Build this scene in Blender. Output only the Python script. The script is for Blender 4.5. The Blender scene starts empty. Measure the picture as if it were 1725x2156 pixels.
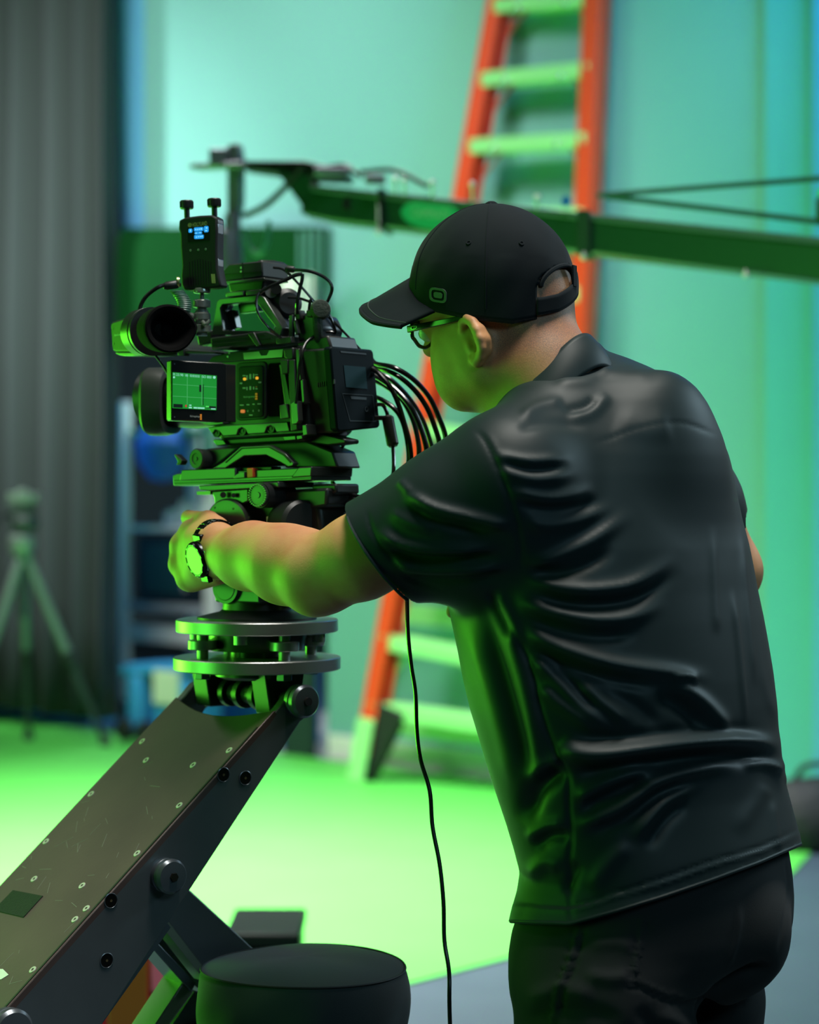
import bpy, bmesh, math, random
import numpy as np
from mathutils import Vector, Matrix
from mathutils.bvhtree import BVHTree

random.seed(7); np.random.seed(7)
SC = bpy.context.scene
COL = SC.collection
FPX, CX, HY, CAMZ = 4600.0, 862.5, 1050.0, 1.33
R = math.radians

def P(px, py, d):
    """point of the place at picture position px,py and d metres away"""
    return Vector(((px-CX)/FPX*d, d, CAMZ-(py-HY)/FPX*d))

def proj(v):
    return (CX+v[0]/v[1]*FPX, HY-(v[2]-CAMZ)/v[1]*FPX)

class Plane:
    def __init__(s, o, n): s.o = Vector(o); s.n = Vector(n).normalized()
    def pt(s, px, py, off=0.0):
        d = Vector(((px-CX)/FPX, 1.0, -(py-HY)/FPX)); c = Vector((0, 0, CAMZ))
        t = (s.o+s.n*off-c).dot(s.n)/d.dot(s.n)
        return c+d*t

# ------------------------------------------------------------------ materials
_m = {}
def mat(name, col, rough=.5, metal=0., bump=None, var=None, spec=.5, sheen=0., coat=0., emit=None, estr=0., sss=0., aniso=None, trans=0., alpha=1.):
    if name in _m: return _m[name]
    m = bpy.data.materials.new(name); m.use_nodes = True
    nt = m.node_tree; b = nt.nodes['Principled BSDF']
    b.inputs['Base Color'].default_value = (*col, 1); b.inputs['Roughness'].default_value = rough
    b.inputs['Metallic'].default_value = metal; b.inputs['Specular IOR Level'].default_value = spec
    if sheen: b.inputs['Sheen Weight'].default_value = sheen; b.inputs['Sheen Roughness'].default_value = .45
    if coat: b.inputs['Coat Weight'].default_value = coat
    if trans: b.inputs['Transmission Weight'].default_value = trans
    if sss:
        b.inputs['Subsurface Weight'].default_value = sss; b.inputs['Subsurface Radius'].default_value = (.010, .004, .002)
        b.inputs['Subsurface Scale'].default_value = .5
    if emit:
        b.inputs['Emission Color'].default_value = (*emit, 1); b.inputs['Emission Strength'].default_value = estr
    tc = nt.nodes.new('ShaderNodeTexCoord')
    if var:     # (scale, amount, second colour)
        n = nt.nodes.new('ShaderNodeTexNoise'); n.inputs['Scale'].default_value = var[0]; n.inputs['Detail'].default_value = 6
        nt.links.new(tc.outputs['Object'], n.inputs['Vector'])
        r = nt.nodes.new('ShaderNodeValToRGB'); r.color_ramp.elements[0].position = .5-var[1]*.5; r.color_ramp.elements[1].position = .5+var[1]*.5
        r.color_ramp.elements[0].color = (*col, 1); r.color_ramp.elements[1].color = (*var[2], 1)
        nt.links.new(n.outputs['Fac'], r.inputs['Fac']); nt.links.new(r.outputs['Color'], b.inputs['Base Color'])
    if bump:    # (scale, strength, distance)
        n = nt.nodes.new('ShaderNodeTexNoise'); n.inputs['Scale'].default_value = bump[0]; n.inputs['Detail'].default_value = 4
        nt.links.new(tc.outputs['Object'], n.inputs['Vector'])
        bp = nt.nodes.new('ShaderNodeBump'); bp.inputs['Strength'].default_value = bump[1]; bp.inputs['Distance'].default_value = bump[2]
        nt.links.new(n.outputs['Fac'], bp.inputs['Height']); nt.links.new(bp.outputs['Normal'], b.inputs['Normal'])
    _m[name] = m
    return m

# ------------------------------------------------------------------ mesh builder
def frame(axis):
    a = Vector(axis).normalized()
    h = Vector((0, 0, 1)) if abs(a.z) < .9 else Vector((1, 0, 0))
    u = h.cross(a).normalized(); v = a.cross(u).normalized()
    return a, u, v

def smooth_path(pts, n=8):
    pts = [Vector(p) for p in pts]
    if len(pts) < 3: return pts
    out = []
    q = [pts[0]*2-pts[1]]+pts+[pts[-1]*2-pts[-2]]
    for i in range(1, len(q)-2):
        for k in range(n):
            t = k/n; a, b, c, d = q[i-1], q[i], q[i+1], q[i+2]
            out.append(.5*((2*b)+(c-a)*t+(2*a-5*b+4*c-d)*t*t+(3*b-a-3*c+d)*t**3))
    out.append(pts[-1])
    return out

class MB:
    def __init__(s): s.v = []; s.f = []
    def add(s, vs, fs):
        o = len(s.v); s.v += [Vector(v) for v in vs]; s.f += [tuple(i+o for i in f) for f in fs]; return s
    def prism(s, pts, ext):
        n = len(pts); e = Vector(ext); a = [Vector(p) for p in pts]
        # orient so that the front cap looks against ext
        nn = Vector((0, 0, 0))
        for i in range(n): nn += a[i].cross(a[(i+1) % n])
        if nn.dot(e) > 0: a = a[::-1]
        return s.add(a+[p+e for p in a], [tuple(range(n)), tuple(range(2*n-1, n-1, -1))]+[(i, i+n, (i+1) % n+n, (i+1) % n) for i in range(n)])
    def ring(s, outer, inner, ext):
        n = len(outer); e = Vector(ext)
        o = [Vector(p) for p in outer]; i_ = [Vector(p) for p in inner]
        vs = o+i_+[p+e for p in o]+[p+e for p in i_]; fs = []
        for k in range(n):
            j = (k+1) % n
            fs += [(k, j, n+j, n+k), (2*n+k, 3*n+k, 3*n+j, 2*n+j), (k, 2*n+k, 2*n+j, j), (n+k, n+j, 3*n+j, 3*n+k)]
        return s.add(vs, fs)
    def box(s, c, ax, ay, az):
        c, ax, ay, az = map(Vector, (c, ax, ay, az)); ax, ay, az = ax*.5, ay*.5, az*.5
        vs = [c+ax*i+ay*j+az*k for i in (-1, 1) for j in (-1, 1) for k in (-1, 1)]
        return s.add(vs, [(0, 1, 3, 2), (4, 6, 7, 5), (0, 4, 5, 1), (2, 3, 7, 6), (0, 2, 6, 4), (1, 5, 7, 3)])
    def bar(s, p0, p1, w, h, up=(0, 0, 1)):
        p0, p1 = Vector(p0), Vector(p1); d = p1-p0; x = d.normalized()
        y = Vector(up).cross(x).normalized(); z = x.cross(y)
        return s.box((p0+p1)/2, d, y*w, z*h)
    def lathe(s, o, axis, prof, n=32, sx=1., sy=1.):
        """prof: list of (height along axis, radius)"""
        o = Vector(o); a, u, v = frame(axis); vs = []; fs = []; rings = []
        for h, r in prof:
            if r < 1e-6: rings.append([len(vs)]); vs.append(o+a*h)
            else:
                rings.append(list(range(len(vs), len(vs)+n)))
                for k in range(n):
                    t = 2*math.pi*k/n; vs.append(o+a*h+u*(r*math.cos(t)*sx)+v*(r*math.sin(t)*sy))
        for A, B in zip(rings, rings[1:]):
            for k in range(n):
                j = (k+1) % n
                if len(A) == 1 and len(B) == 1: continue
                if len(A) == 1: fs.append((A[0], B[j], B[k]))
                elif len(B) == 1: fs.append((A[k], A[j], B[0]))
                else: fs.append((A[k], A[j], B[j], B[k]))
        return s.add(vs, fs)
    def cyl(s, p0, p1, r0, r1=None, n=24):
        r1 = r0 if r1 is None else r1; p0, p1 = Vector(p0), Vector(p1); L = (p1-p0).length
        return s.lathe(p0, p1-p0, [(0, 0), (0, r0), (L, r1), (L, 0)], n)
    def sphere(s, c, r, n=20):
        return s.lathe(Vector(c), (0, 0, 1), [(-r*math.cos(math.pi*k/10), r*math.sin(math.pi*k/10)) for k in range(11)], n)
    def tube(s, pts, r, n=10, sm=8, cap=True, sc=None):
        pts = smooth_path(pts, sm) if sm else [Vector(p) for p in pts]
        m = len(pts); vs = []; fs = []
        t0 = (pts[1]-pts[0]).normalized(); a, u, v = frame(t0)
        for i, p in enumerate(pts):
            t = (pts[min(i+1, m-1)]-pts[max(i-1, 0)]).normalized()
            u = (u-t*u.dot(t)).normalized(); v = t.cross(u)
            rr = r(i/(m-1)) if callable(r) else r
            for k in range(n):
                g = 2*math.pi*k/n; vs.append(p+u*(rr*math.cos(g))+v*(rr*math.sin(g)))
        for i in range(m-1):
            for k in range(n):
                j = (k+1) % n; fs.append((i*n+k, i*n+j, (i+1)*n+j, (i+1)*n+k))
        if cap: fs += [tuple(range(n-1, -1, -1)), tuple(range((m-1)*n, m*n))]
        return s.add(vs, fs)
    def grid(s, fn, nu, nv, closed_u=False):
        vs = [fn(i/(nu if closed_u else nu-1), j/(nv-1)) for j in range(nv) for i in range(nu)]; fs = []
        for j in range(nv-1):
            for i in range(nu if closed_u else nu-1):
                k = (i+1) % nu; fs.append((j*nu+i, j*nu+k, (j+1)*nu+k, (j+1)*nu+i))
        return s.add(vs, fs)
    def build(s, name, m, parent=None, bevel=0., smooth=35, solid=0., fixn=False, sub=0, segs=2):
        me = bpy.data.meshes.new(name)
        off = Vector((0, 0, 0)); q = parent
        while q is not None: off += q.location; q = q.parent
        me.from_pydata([v-off for v in s.v], [], s.f); me.validate(); me.update()
        if fixn:
            bm = bmesh.new(); bm.from_mesh(me); bmesh.ops.recalc_face_normals(bm, faces=bm.faces); bm.to_mesh(me); bm.free()
        if smooth:
            for p in me.polygons: p.use_smooth = True
            me.set_sharp_from_angle(angle=R(smooth))
        me.materials.append(m)
        o = bpy.data.objects.new(name, me); COL.objects.link(o)
        if parent is not None: o.parent = parent
        if solid:
            md = o.modifiers.new('Solidify', 'SOLIDIFY'); md.thickness = solid; md.offset = 0
        if bevel:
            md = o.modifiers.new('Bevel', 'BEVEL'); md.width = bevel; md.segments = segs; md.limit_method = 'ANGLE'; md.angle_limit = R(30)
        if sub:
            md = o.modifiers.new('Subdivision', 'SUBSURF'); md.levels = sub; md.render_levels = sub
        return o

def thing(name, label, cat, loc, group=None):
    o = bpy.data.objects.new(name, None); COL.objects.link(o); o.location = Vector(loc); o.empty_display_size = .05
    o['label'] = label; o['category'] = cat
    if group: o['group'] = group
    return o
def tag(o, label, cat, group=None):
    o['label'] = label; o['category'] = cat
    if group: o['group'] = group
    return o
def struct(o): o['kind'] = 'structure'; return o
def lab(o, l): o['label'] = l; return o

def text_geo(txt):
    cu = bpy.data.curves.new('t', 'FONT'); cu.body = txt; cu.fill_mode = 'FRONT'
    ob = bpy.data.objects.new('t', cu); COL.objects.link(ob)
    dg = bpy.context.evaluated_depsgraph_get(); me = bpy.data.meshes.new_from_object(ob.evaluated_get(dg))
    vs = [v.co.copy() for v in me.vertices]; fs = [tuple(p.vertices) for p in me.polygons]
    bpy.data.objects.remove(ob); bpy.data.curves.remove(cu); bpy.data.meshes.remove(me)
    x0 = min(v.x for v in vs); x1 = max(v.x for v in vs); y0 = min(v.y for v in vs); y1 = max(v.y for v in vs)
    return [((v.x-x0)/(x1-x0), (v.y-y0)/(y1-y0)) for v in vs], fs
def bil(q, u, v):
    """q = tl, tr, br, bl"""
    return tuple((q[3][i]*(1-u)+q[2][i]*u)*(1-v)+(q[0][i]*(1-u)+q[1][i]*u)*v for i in (0, 1))
def text_on(mb, txt, q, plane, off=.0006):
    uv, fs = text_geo(txt)
    mb.add([plane.pt(*bil(q, u, v), off) for u, v in uv], fs); return mb
def quad_on(mb, q, plane, off=.0005, th=.0004):
    pts = [plane.pt(x, y, off) for x, y in q]; mb.prism(pts, -plane.n*th); return mb
def rrect(x0, y0, x1, y1, r, n=4):
    out = []
    for cx, cy, a in ((x1-r, y0+r, -90), (x1-r, y1-r, 0), (x0+r, y1-r, 90), (x0+r, y0+r, 180)):
        for k in range(n+1):
            t = R(a+90*k/n); out.append((cx+r*math.cos(t), cy+r*math.sin(t)))
    return out
def disc_on(mb, px, py, r, plane, out=.002, back=.0, n=20, prof=None):
    c = plane.pt(px, py); p = prof or [(-back, 0), (-back, r), (out, r), (out, 0)]
    return mb.lathe(c, plane.n, p, n)
# ================================================================== the studio
M_wall = mat('teal_painted_wall', (.20, .50, .47), .75, bump=(60, .05, .002))
M_wallblue = mat('blue_wall_surface', (.13, .48, .78), .75)  # bluer than the teal of the main wall
M_white = mat('white_trim_paint', (.90, .92, .88), .5)
M_green = mat('chroma_green_floor', (.095, .62, .075), .6, var=(3, .6, (.085, .57, .066)))
M_conc = mat('grey_sealed_concrete', (.055, .090, .125), .5, var=(4, .7, (.04, .07, .10)), bump=(25, .08, .002))
M_dark = mat('dark_ceiling_paint', (.03, .035, .035), .9)
M_drape = mat('charcoal_drape_cloth', (.026, .036, .037), .95, sheen=.03, bump=(300, .15, .001))

wdir = Vector((.6934, -.7206, 0)).normalized()      # along the back wall, to the right and nearer
wn = Vector((-wdir.y, wdir.x, 0)); wn = -wn if wn.y > 0 else wn        # wall normal, into the room
W0 = P(680, 1597, 11.2); W0.z = 0
WP = Plane(W0, wn)
def wl(px, z=0., off=0.):
    """point of the wall plane seen at picture column px, at height z"""
    p = WP.pt(px, HY, off); return Vector((p.x, p.y, z))
CEIL = 5.2
# floors
mb = MB(); mb.box((0, 8, -.05), (24, 0, 0), (0, 26, 0), (0, 0, .1)); struct(mb.build('floor', M_conc))
ma, mc = Vector((.01, 5.99, 0)), Vector((1.385, 7.58, 0)); md_ = (mc-ma).normalized(); ml = Vector((-md_.y, md_.x, 0))
if ml.x > 0: ml = -ml
b0 = wl(1640, 0, .02)
mat_pts = []
for t in (-6.6, 3.2): mat_pts.append(ma+md_*t)
p_far = wl(2200, 0, .06); p_l = wl(-420, 0, .06)
pts = [ma-md_*6.6, ma+md_*1.9, wl(1760, 0, .06), wl(-420, 0, .06), Vector((-8.5, 9, 0)), Vector((-8.5, 1, 0))]
mb = MB(); mb.prism([p+Vector((0, 0, .006)) for p in pts], (0, 0, -.0055)); tag(mb.build('floor_mat', M_green), 'bright green chroma key mat covering the studio floor up to the back wall', 'floor mat')
# back wall with doorway
def wallbox(name, x0, x1, z0, z1, m, off=0., th=.2):
    a, b = wl(x0, z0, off), wl(x1, z0, off)
    mb = MB(); mb.prism([a, b, b+Vector((0, 0, z1-z0)), a+Vector((0, 0, z1-z0))], -wn*th); return struct(mb.build(name, m))
HEAD = 2.86
wallbox('wall_back', 690, 1612, 0, CEIL, M_wall)
wallbox('wall_back_header', 304, 690, HEAD-.35, CEIL, M_wall)
wallbox('wall_back_left', -900, 304, HEAD-.35, CEIL, M_wallblue, -.03)
wallbox('wall_back_left_lower', -900, 190, 0, HEAD-.35, M_wallblue, -.12)
# right wall panel standing proud at the corner, then a blue return at the edge of the picture
a = wl(1612, 0, .05)
wallbox('wall_right', 1611, 1712, 0, CEIL, mat('pale_teal_wall', (.13, .52, .54), .75), .04, .3)
wallbox('wall_right_blue', 1712, 2600, 0, CEIL, M_wallblue, .09, .4)
mb = MB(); a, b = wl(690, 0, .016), wl(1611, 0, .016)
mb.prism([a, b, b+Vector((0, 0, .13)), a+Vector((0, 0, .13))], -wn*.015); struct(mb.build('baseboard_back', M_white, bevel=.004))
mb = MB(); a, b = wl(690, 0, .012), wl(704, 0, .012)
# other walls and ceiling, out of view
mb = MB(); mb.box((0, 8, CEIL+.06), (24, 0, 0), (0, 26, 0), (0, 0, .1)); struct(mb.build('ceiling', M_dark))
mb = MB(); mb.box((-11.5, 8, CEIL/2), (.2, 0, 0), (0, 26, 0), (0, 0, CEIL)); struct(mb.build('wall_left', M_dark))
mb = MB(); mb.box((0, -4.6, CEIL/2), (24, 0, 0), (0, .2, 0), (0, 0, CEIL)); struct(mb.build('wall_front', M_dark))
mb = MB(); mb.box((11.5, 8, CEIL/2), (.2, 0, 0), (0, 26, 0), (0, 0, CEIL)); struct(mb.build('wall_far_right', M_dark))
# store room behind the doorway
bk = -wn
s0, s1 = wl(120, 0, -.2), wl(690, 0, -.2)
mb = MB(); mb.prism([s0+bk*2.2, s1+bk*2.2+wdir*.4, s1+bk*2.2+wdir*.4+Vector((0, 0, 3.4)), s0+bk*2.2+Vector((0, 0, 3.4))], bk*.1); struct(mb.build('wall_store_back', mat('store_wall', (.22, .46, .58), .8)))
mb = MB(); mb.prism([s1+wdir*.06, s1+bk*2.2+wdir*.06, s1+bk*2.2+wdir*.06+Vector((0, 0, 3.4)), s1+wdir*.06+Vector((0, 0, 3.4))], wdir*.1); struct(mb.build('wall_store_right', mat('store_wall_pale', (.55, .62, .55), .8)))
mb = MB(); a = s0+Vector((0, 0, 3.4)); mb.prism([a-wdir*.5+wn*.05, s1+Vector((0, 0, 3.4))+wdir*.5+wn*.05, s1+bk*2.3+Vector((0, 0, 3.4))+wdir*.5, s0+bk*2.3+Vector((0, 0, 3.4))-wdir*.5], (0, 0, .08)); struct(mb.build('ceiling_store', M_dark))
mb = MB(); a, b = wl(246, 0, -.02), wl(690, 0, -.02); mb.prism([a, b, b+bk*2.3, a+bk*2.3], (0, 0, .004)); struct(mb.build('floor_store', mat('pale_concrete', (.55, .56, .54), .5)))
mb = MB(); a, b = wl(612, 0, .01), wl(668, 0, .01); mb.prism([a, b, b+Vector((0, 0, 1.9)), a+Vector((0, 0, 1.9))], wn*.05)
tag(mb.build('door_panel', mat('dark_green_door', (.02, .05, .04), .6), bevel=.004), 'narrow dark panel standing at the right side of the storeroom doorway', 'panel')
# dark roller housing over the doorway
a, b = wl(288, 0, .02), wl(696, 0, .02)
z1 = 2.80; z0 = 2.18
mb = MB(); prof = [(0, z1), (.10, z1), (.15, z1-.10), (.16, z1-.25), (.16, z0), (.13, z0), (.13, z1-.30), (0, z1-.3)]
n = len(prof)
vs = [a+wn*x+Vector((0, 0, z+.05)) for x, z in prof]+[b+wn*x+Vector((0, 0, z-.09)) for x, z in prof]
mb.add(vs, [tuple(range(n)), tuple(range(2*n-1, n-1, -1))]+[(i, i+n, (i+1) % n+n, (i+1) % n) for i in range(n)])
rh = thing('roller_housing', 'dark green box valance above the storeroom doorway', 'valance', (a+b)/2+Vector((0, 0, z0)))
mb.build('housing_shell', mat('dark_green_fabric', (.002, .048, .009), .85, spec=.1), rh, fixn=True)
mb = MB(); mb.bar(a+wn*.145+Vector((0, 0, z0+.03)), b+wn*.145+Vector((0, 0, z0-.11)), .04, .05); mb.build('bottom_bar', mat('black_paint', (.012, .013, .013), .5), rh, bevel=.005)

# ---- stage curtain: deep folds along the wall
def curtain():
    x0, x1 = -420, 247
    a, b = wl(x0, 0, .26), wl(x1, 0, .26); L = (b-a).length; u = (b-a).normalized()
    N = 900
    def ph(s): return s*2*math.pi/.26+1.3*math.sin(s*3.1)+.8*math.sin(s*7.3+1)
    def fn(i, j):
        s = i*L; z = .11+j*(CEIL-.3-.11); amp = .15*(1-.25*j)+.02*math.sin(s*5.)*.5
        return a+u*(s+.012*math.sin(ph(s)))+wn*(amp*(1.7*abs(math.sin(ph(s)/2))**.7-.9)+.01*math.sin(z*1.7+s*4))+Vector((0, 0, z))
    mb = MB(); mb.grid(fn, N, 10); o = mb.build('stage_curtain', M_drape, solid=.006, smooth=80)
    tag(o, 'tall charcoal stage curtain hanging in deep folds at the left', 'curtain')
    mb = MB(); mb.tube([a-u*.2+Vector((0, 0, CEIL-.18)), b+u*.1+Vector((0, 0, CEIL-.18))], .03, sm=0)
    for t in (.1, .5, .9): p = a+u*L*t+Vector((0, 0, CEIL-.18)); mb.cyl(p, p+Vector((0, 0, .19)), .012)
    tag(mb.build('curtain_track', mat('black_paint', (.012, .013, .013), .5)), 'black track carrying the charcoal curtain under the ceiling', 'track')
curtain()

# ---- light stand (tripod) in front of the curtain
def tripod():
    d = 11.6
    M_al = mat('grey_tripod_metal', (.20, .24, .22), .4, .5); M_bk = mat('black_paint', (.012, .013, .013), .5)
    c = P(47, 1160, d); base = Vector((c.x, d, 0))
    t = thing('camera_tripod', 'grey tripod with a small head standing before the charcoal curtain', 'tripod', base)
    ap = P(50, 1155, d)
    feet = [P(222, 1562, 11.72), P(-90, 1570, 11.5), P(60, 1545, 12.0)]
    for f in feet:
        f.z = .012
        m1 = ap.lerp(f, .56); ms = ap.lerp(f, .02)+((f-ap).normalized()).cross(Vector((0, 0, 1)))*0
        g = MB(); g.tube([ms, m1], .026, sm=0); g.build('leg', M_al, t)
        g = MB(); g.tube([ap.lerp(f, .5), ap.lerp(f, .97)], .018, sm=0); g.build('lower_leg', mat('dark_leg_tube', (.035, .05, .045), .45, .3), t)
        g = MB(); g.lathe(ap.lerp(f, .55), f-ap, [(-.03, 0), (-.03, .034), (.04, .034), (.04, 0)]); g.build('leg_clamp', M_bk, t)
        g = MB(); g.lathe(Vector((f.x, f.y, .006)), (0, 0, 1), [(0, 0), (0, .03), (.03, .03), (.05, .016), (.05, 0)]); g.build('foot', M_bk, t)
    g = MB(); g.lathe(P(47, 1168, d), (0, 0, 1), [(0, 0), (0, .055), (.05, .075), (.10, .07), (.12, .03), (.12, 0)]); g.build('spider', M_al, t, bevel=.004)
    g = MB(); g.cyl(P(47, 1135, d), P(47, 1300, d), .022); g.build('centre_column', mat('dark_leg_tube', (.035, .05, .045), .45, .3), t)
    g = MB(); g.lathe(P(52, 1118, d), (0, 0, 1), [(0, 0), (0, .07), (.05, .085), (.09, .06), (.09, 0)]); g.box(P(48, 1075, d), (.13, 0, 0), (0, .10, 0), (0, 0, .06)); g.build('tripod_head', mat('dark_leg_tube', (.035, .05, .045), .45, .3), t, bevel=.008)
    g = MB(); g.box(P(50, 1048, d), (.16, 0, 0), (0, .09, 0), (0, 0, .05)); g.lathe(P(50, 1045, d-.05), (0, -1, 0), [(0, 0), (0, .04), (.04, .04), (.04, 0)]); g.build('mounting_plate', M_al, t, bevel=.006)
    g = MB(); g.tube([P(30, 1090, d), P(8, 1085, d-.1), P(-40, 1130, d-.25)], .012); g.build('pan_handle', M_bk, t)
tripod()

# ---- rack and stores seen in the doorway
def stores():
    M_post = mat('white_enamel', (.72, .78, .72), .4); M_sh = mat('grey_shelf', (.32, .36, .38), .5)
    e = .75     # metres behind the wall plane
    def q(px, z, back=e): return wl(px, z, -back)
    def zz(py, px, back=e): v = q(px, 0, back); return CAMZ-(py-HY)/FPX*v.y
    t = thing('storage_rack', 'white metal storage rack just inside the storeroom doorway', 'rack', q(340, .004))
    L, Rr = 262, 446
    dp = bk*.55
    for px in (L, Rr):
        for k in (0, 1):
            a = q(px, .004)+dp*k; g = MB(); g.box(a+Vector((0, 0, 1.0)), wdir*.075, bk*.06, (0, 0, 2.0 if px == Rr else 1.86)); g.build('post', M_post, t, bevel=.004)
    shz = []
    for py, th, m in ((1108, .03, M_post), (1270, .05, M_sh), (1320, .10, M_post)):
        z = zz(py, 340); shz.append(z)
        a, b = q(L, z), q(Rr, z); g = MB(); g.prism([a, b, b+dp, a+dp], (0, 0, -th)); g.build('shelf', m, t, bevel=.003)
    z = zz(905, 340); a, b = q(L, z), q(Rr, z); g = MB(); g.prism([a, b, b+dp, a+dp], (0, 0, -.03)); g.build('shelf', mat('green_shelf', (.1, .4, .2), .5), t, bevel=.003)
    top = z
    # blue bundle hanging from the upper shelf
    c = q(348, zz(940, 348))+wn*.02
    g = MB(); g.lathe(c-Vector((0, 0, .22)), (0, 0, 1), [(0, 0), (.02, .08), (.12, .15), (.24, .17), (.34, .12), (.37, .05), (.37, 0)], 20); 
    o = tag(g.build('blue_bag', mat('blue_nylon', (.02, .16, .62), .6), bevel=0), 'round blue bag hanging from the upper shelf of the white rack', 'bag')
    for i, (px, h, r) in enumerate(((318, .10, .05), (345, .16, .05), (372, .12, .06), (402, .20, .07), (428, .13, .05))):
        g = MB(); p = q(px, shz[0])+dp*.3; g.lathe(p, (0, 0, 1), [(0, 0), (0, r), (h*.75, r), (h*.85, r*.6), (h, r*.6), (h, 0)], 20)
        o = g.build('white_jar', mat('milky_plastic', (.55, .66, .66), .35)); tag(o, 'milky jar on the middle shelf of the white rack in the doorway', 'jar', 'jars on the rack')
    # dark oven on the counter
    a = q(286, shz[1]); b = q(436, shz[1]); h = zz(1125, 340)-shz[1]
    t2 = thing('microwave_oven', 'black microwave oven on the grey counter of the rack', 'oven', (a+b)/2)
    g = MB(); g.prism([a, b, b+dp*.8, a+dp*.8], (0, 0, h)); g.build('oven_body', mat('black_gloss', (.008, .012, .013), .25), t2, bevel=.01)
    g = MB(); a2, b2 = a.lerp(b, .12)+wn*.006, a.lerp(b, .70)+wn*.006; up = Vector((0, 0, h*.15)); uh = Vector((0, 0, h*.7)); g.prism([a2+up, b2+up, b2+up+uh, a2+up+uh], wn*.004); g.build('oven_window', mat('dark_glass', (.01, .05, .055), .1), t2)
    g = MB(); p = a.lerp(b, .75)+wn*.03+Vector((0, 0, h*.2)); g.tube([p, p+Vector((0, 0, h*.6))], .012, sm=0); g.build('oven_handle', mat('grey_shelf', (.32, .36, .38), .5), t2)
    # blue floor machine under the rack, in front
    M_b = mat('sky_blue_plastic', (.04, .30, .62), .4)
    a, b = wl(246, .004, .34), wl(436, .004, .34)
    t3 = thing('blue_cart', 'sky blue wheeled cart with a pale panel below the white rack', 'cart', (a+b)/2)
    a.z = b.z = .02
    g = MB(); g.prism([a.lerp(b, .03)+Vector((0, 0, .34)), b+Vector((0, 0, .40)), b+bk*.3+Vector((0, 0, .4)), a+bk*.3+Vector((0, 0, .34))], (0, 0, .07)); g.build('top_tray', M_b, t3, bevel=.02)
    for k0, k1, z0_, z1_ in ((.10, .26, .03, .36), (.42, .78, .02, .36)):
        g = MB(); g.prism([a.lerp(b, k0)+Vector((0, 0, z0_)), a.lerp(b, k1)+Vector((0, 0, z0_)), a.lerp(b, k1)+bk*.25+Vector((0, 0, z0_)), a.lerp(b, k0)+bk*.25+Vector((0, 0, z0_))], (0, 0, z1_-z0_)); g.build('side_panel', M_b, t3, bevel=.02)
    g = MB(); p0_, p1_ = a.lerp(b, .45)+wn*.004, a.lerp(b, .72)+wn*.004; g.prism([p0_+Vector((0, 0, .22)), p1_+Vector((0, 0, .22)), p1_+Vector((0, 0, .40)), p0_+Vector((0, 0, .40))], wn*.02); g.build('pale_panel', mat('pale_cream', (.6, .72, .5), .5), t3, bevel=.005)
    for k in (.12, .34, .88):
        g = MB(); p = a.lerp(b, k)+wn*.01; g.lathe(p+Vector((0, 0, .06)), wn, [(-.03, 0), (-.03, .06), (.03, .06), (.03, 0)], 20); g.build('wheel', mat('black_paint', (.012, .013, .013), .5), t3, bevel=.005)
    # blue crate further right behind the dolly plates
    a, b = wl(468, .004, -.10), wl(588, .004, -.10)
    g = MB(); g.prism([a, b, b+bk*.3, a+bk*.3], (0, 0, .42))
    t4 = thing('blue_crate', 'blue plastic crate on the floor seen through the gap under the round plates', 'crate', (a+b)/2)
    g.build('crate_body', mat('deep_blue_plastic', (.02, .14, .48), .45), t4, bevel=.015)
    g = MB(); g.prism([a+wn*.01+Vector((0, 0, .42)), b+wn*.01+Vector((0, 0, .42)), b+bk*.31+Vector((0, 0, .42)), a+bk*.31+Vector((0, 0, .42))], (0, 0, .04)); g.build('crate_lid', M_b, t4, bevel=.01)
    a = wl(590, 2.14, .20); b = wl(662, 2.14, .20); g = MB(); g.prism([a, b, b+Vector((0, 0, .32)), a+Vector((0, 0, .32))], bk*.01)
    tag(g.build('white_board', mat('white_board', (.85, .88, .82), .5), bevel=.002), 'white board hanging in the top of the storeroom doorway behind the camera handle', 'board')
    # clear hanging strips right of the doorway
    for i, px in enumerate((628, 644, 658, 676)):
        a = wl(px, 1.9, .36); g = MB(); g.prism([a, a+wdir*.02, a+wdir*.02+Vector((0, 0, .75)), a+Vector((0, 0, .75))], bk*.006)
        tag(g.build('hanging_strip', mat('grey_green_vinyl', (.10, .26, .22), .3), bevel=.001), 'grey green vinyl strip hanging at the right end of the dark valance', 'strip', 'vinyl strips by the doorway')
stores()

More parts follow.
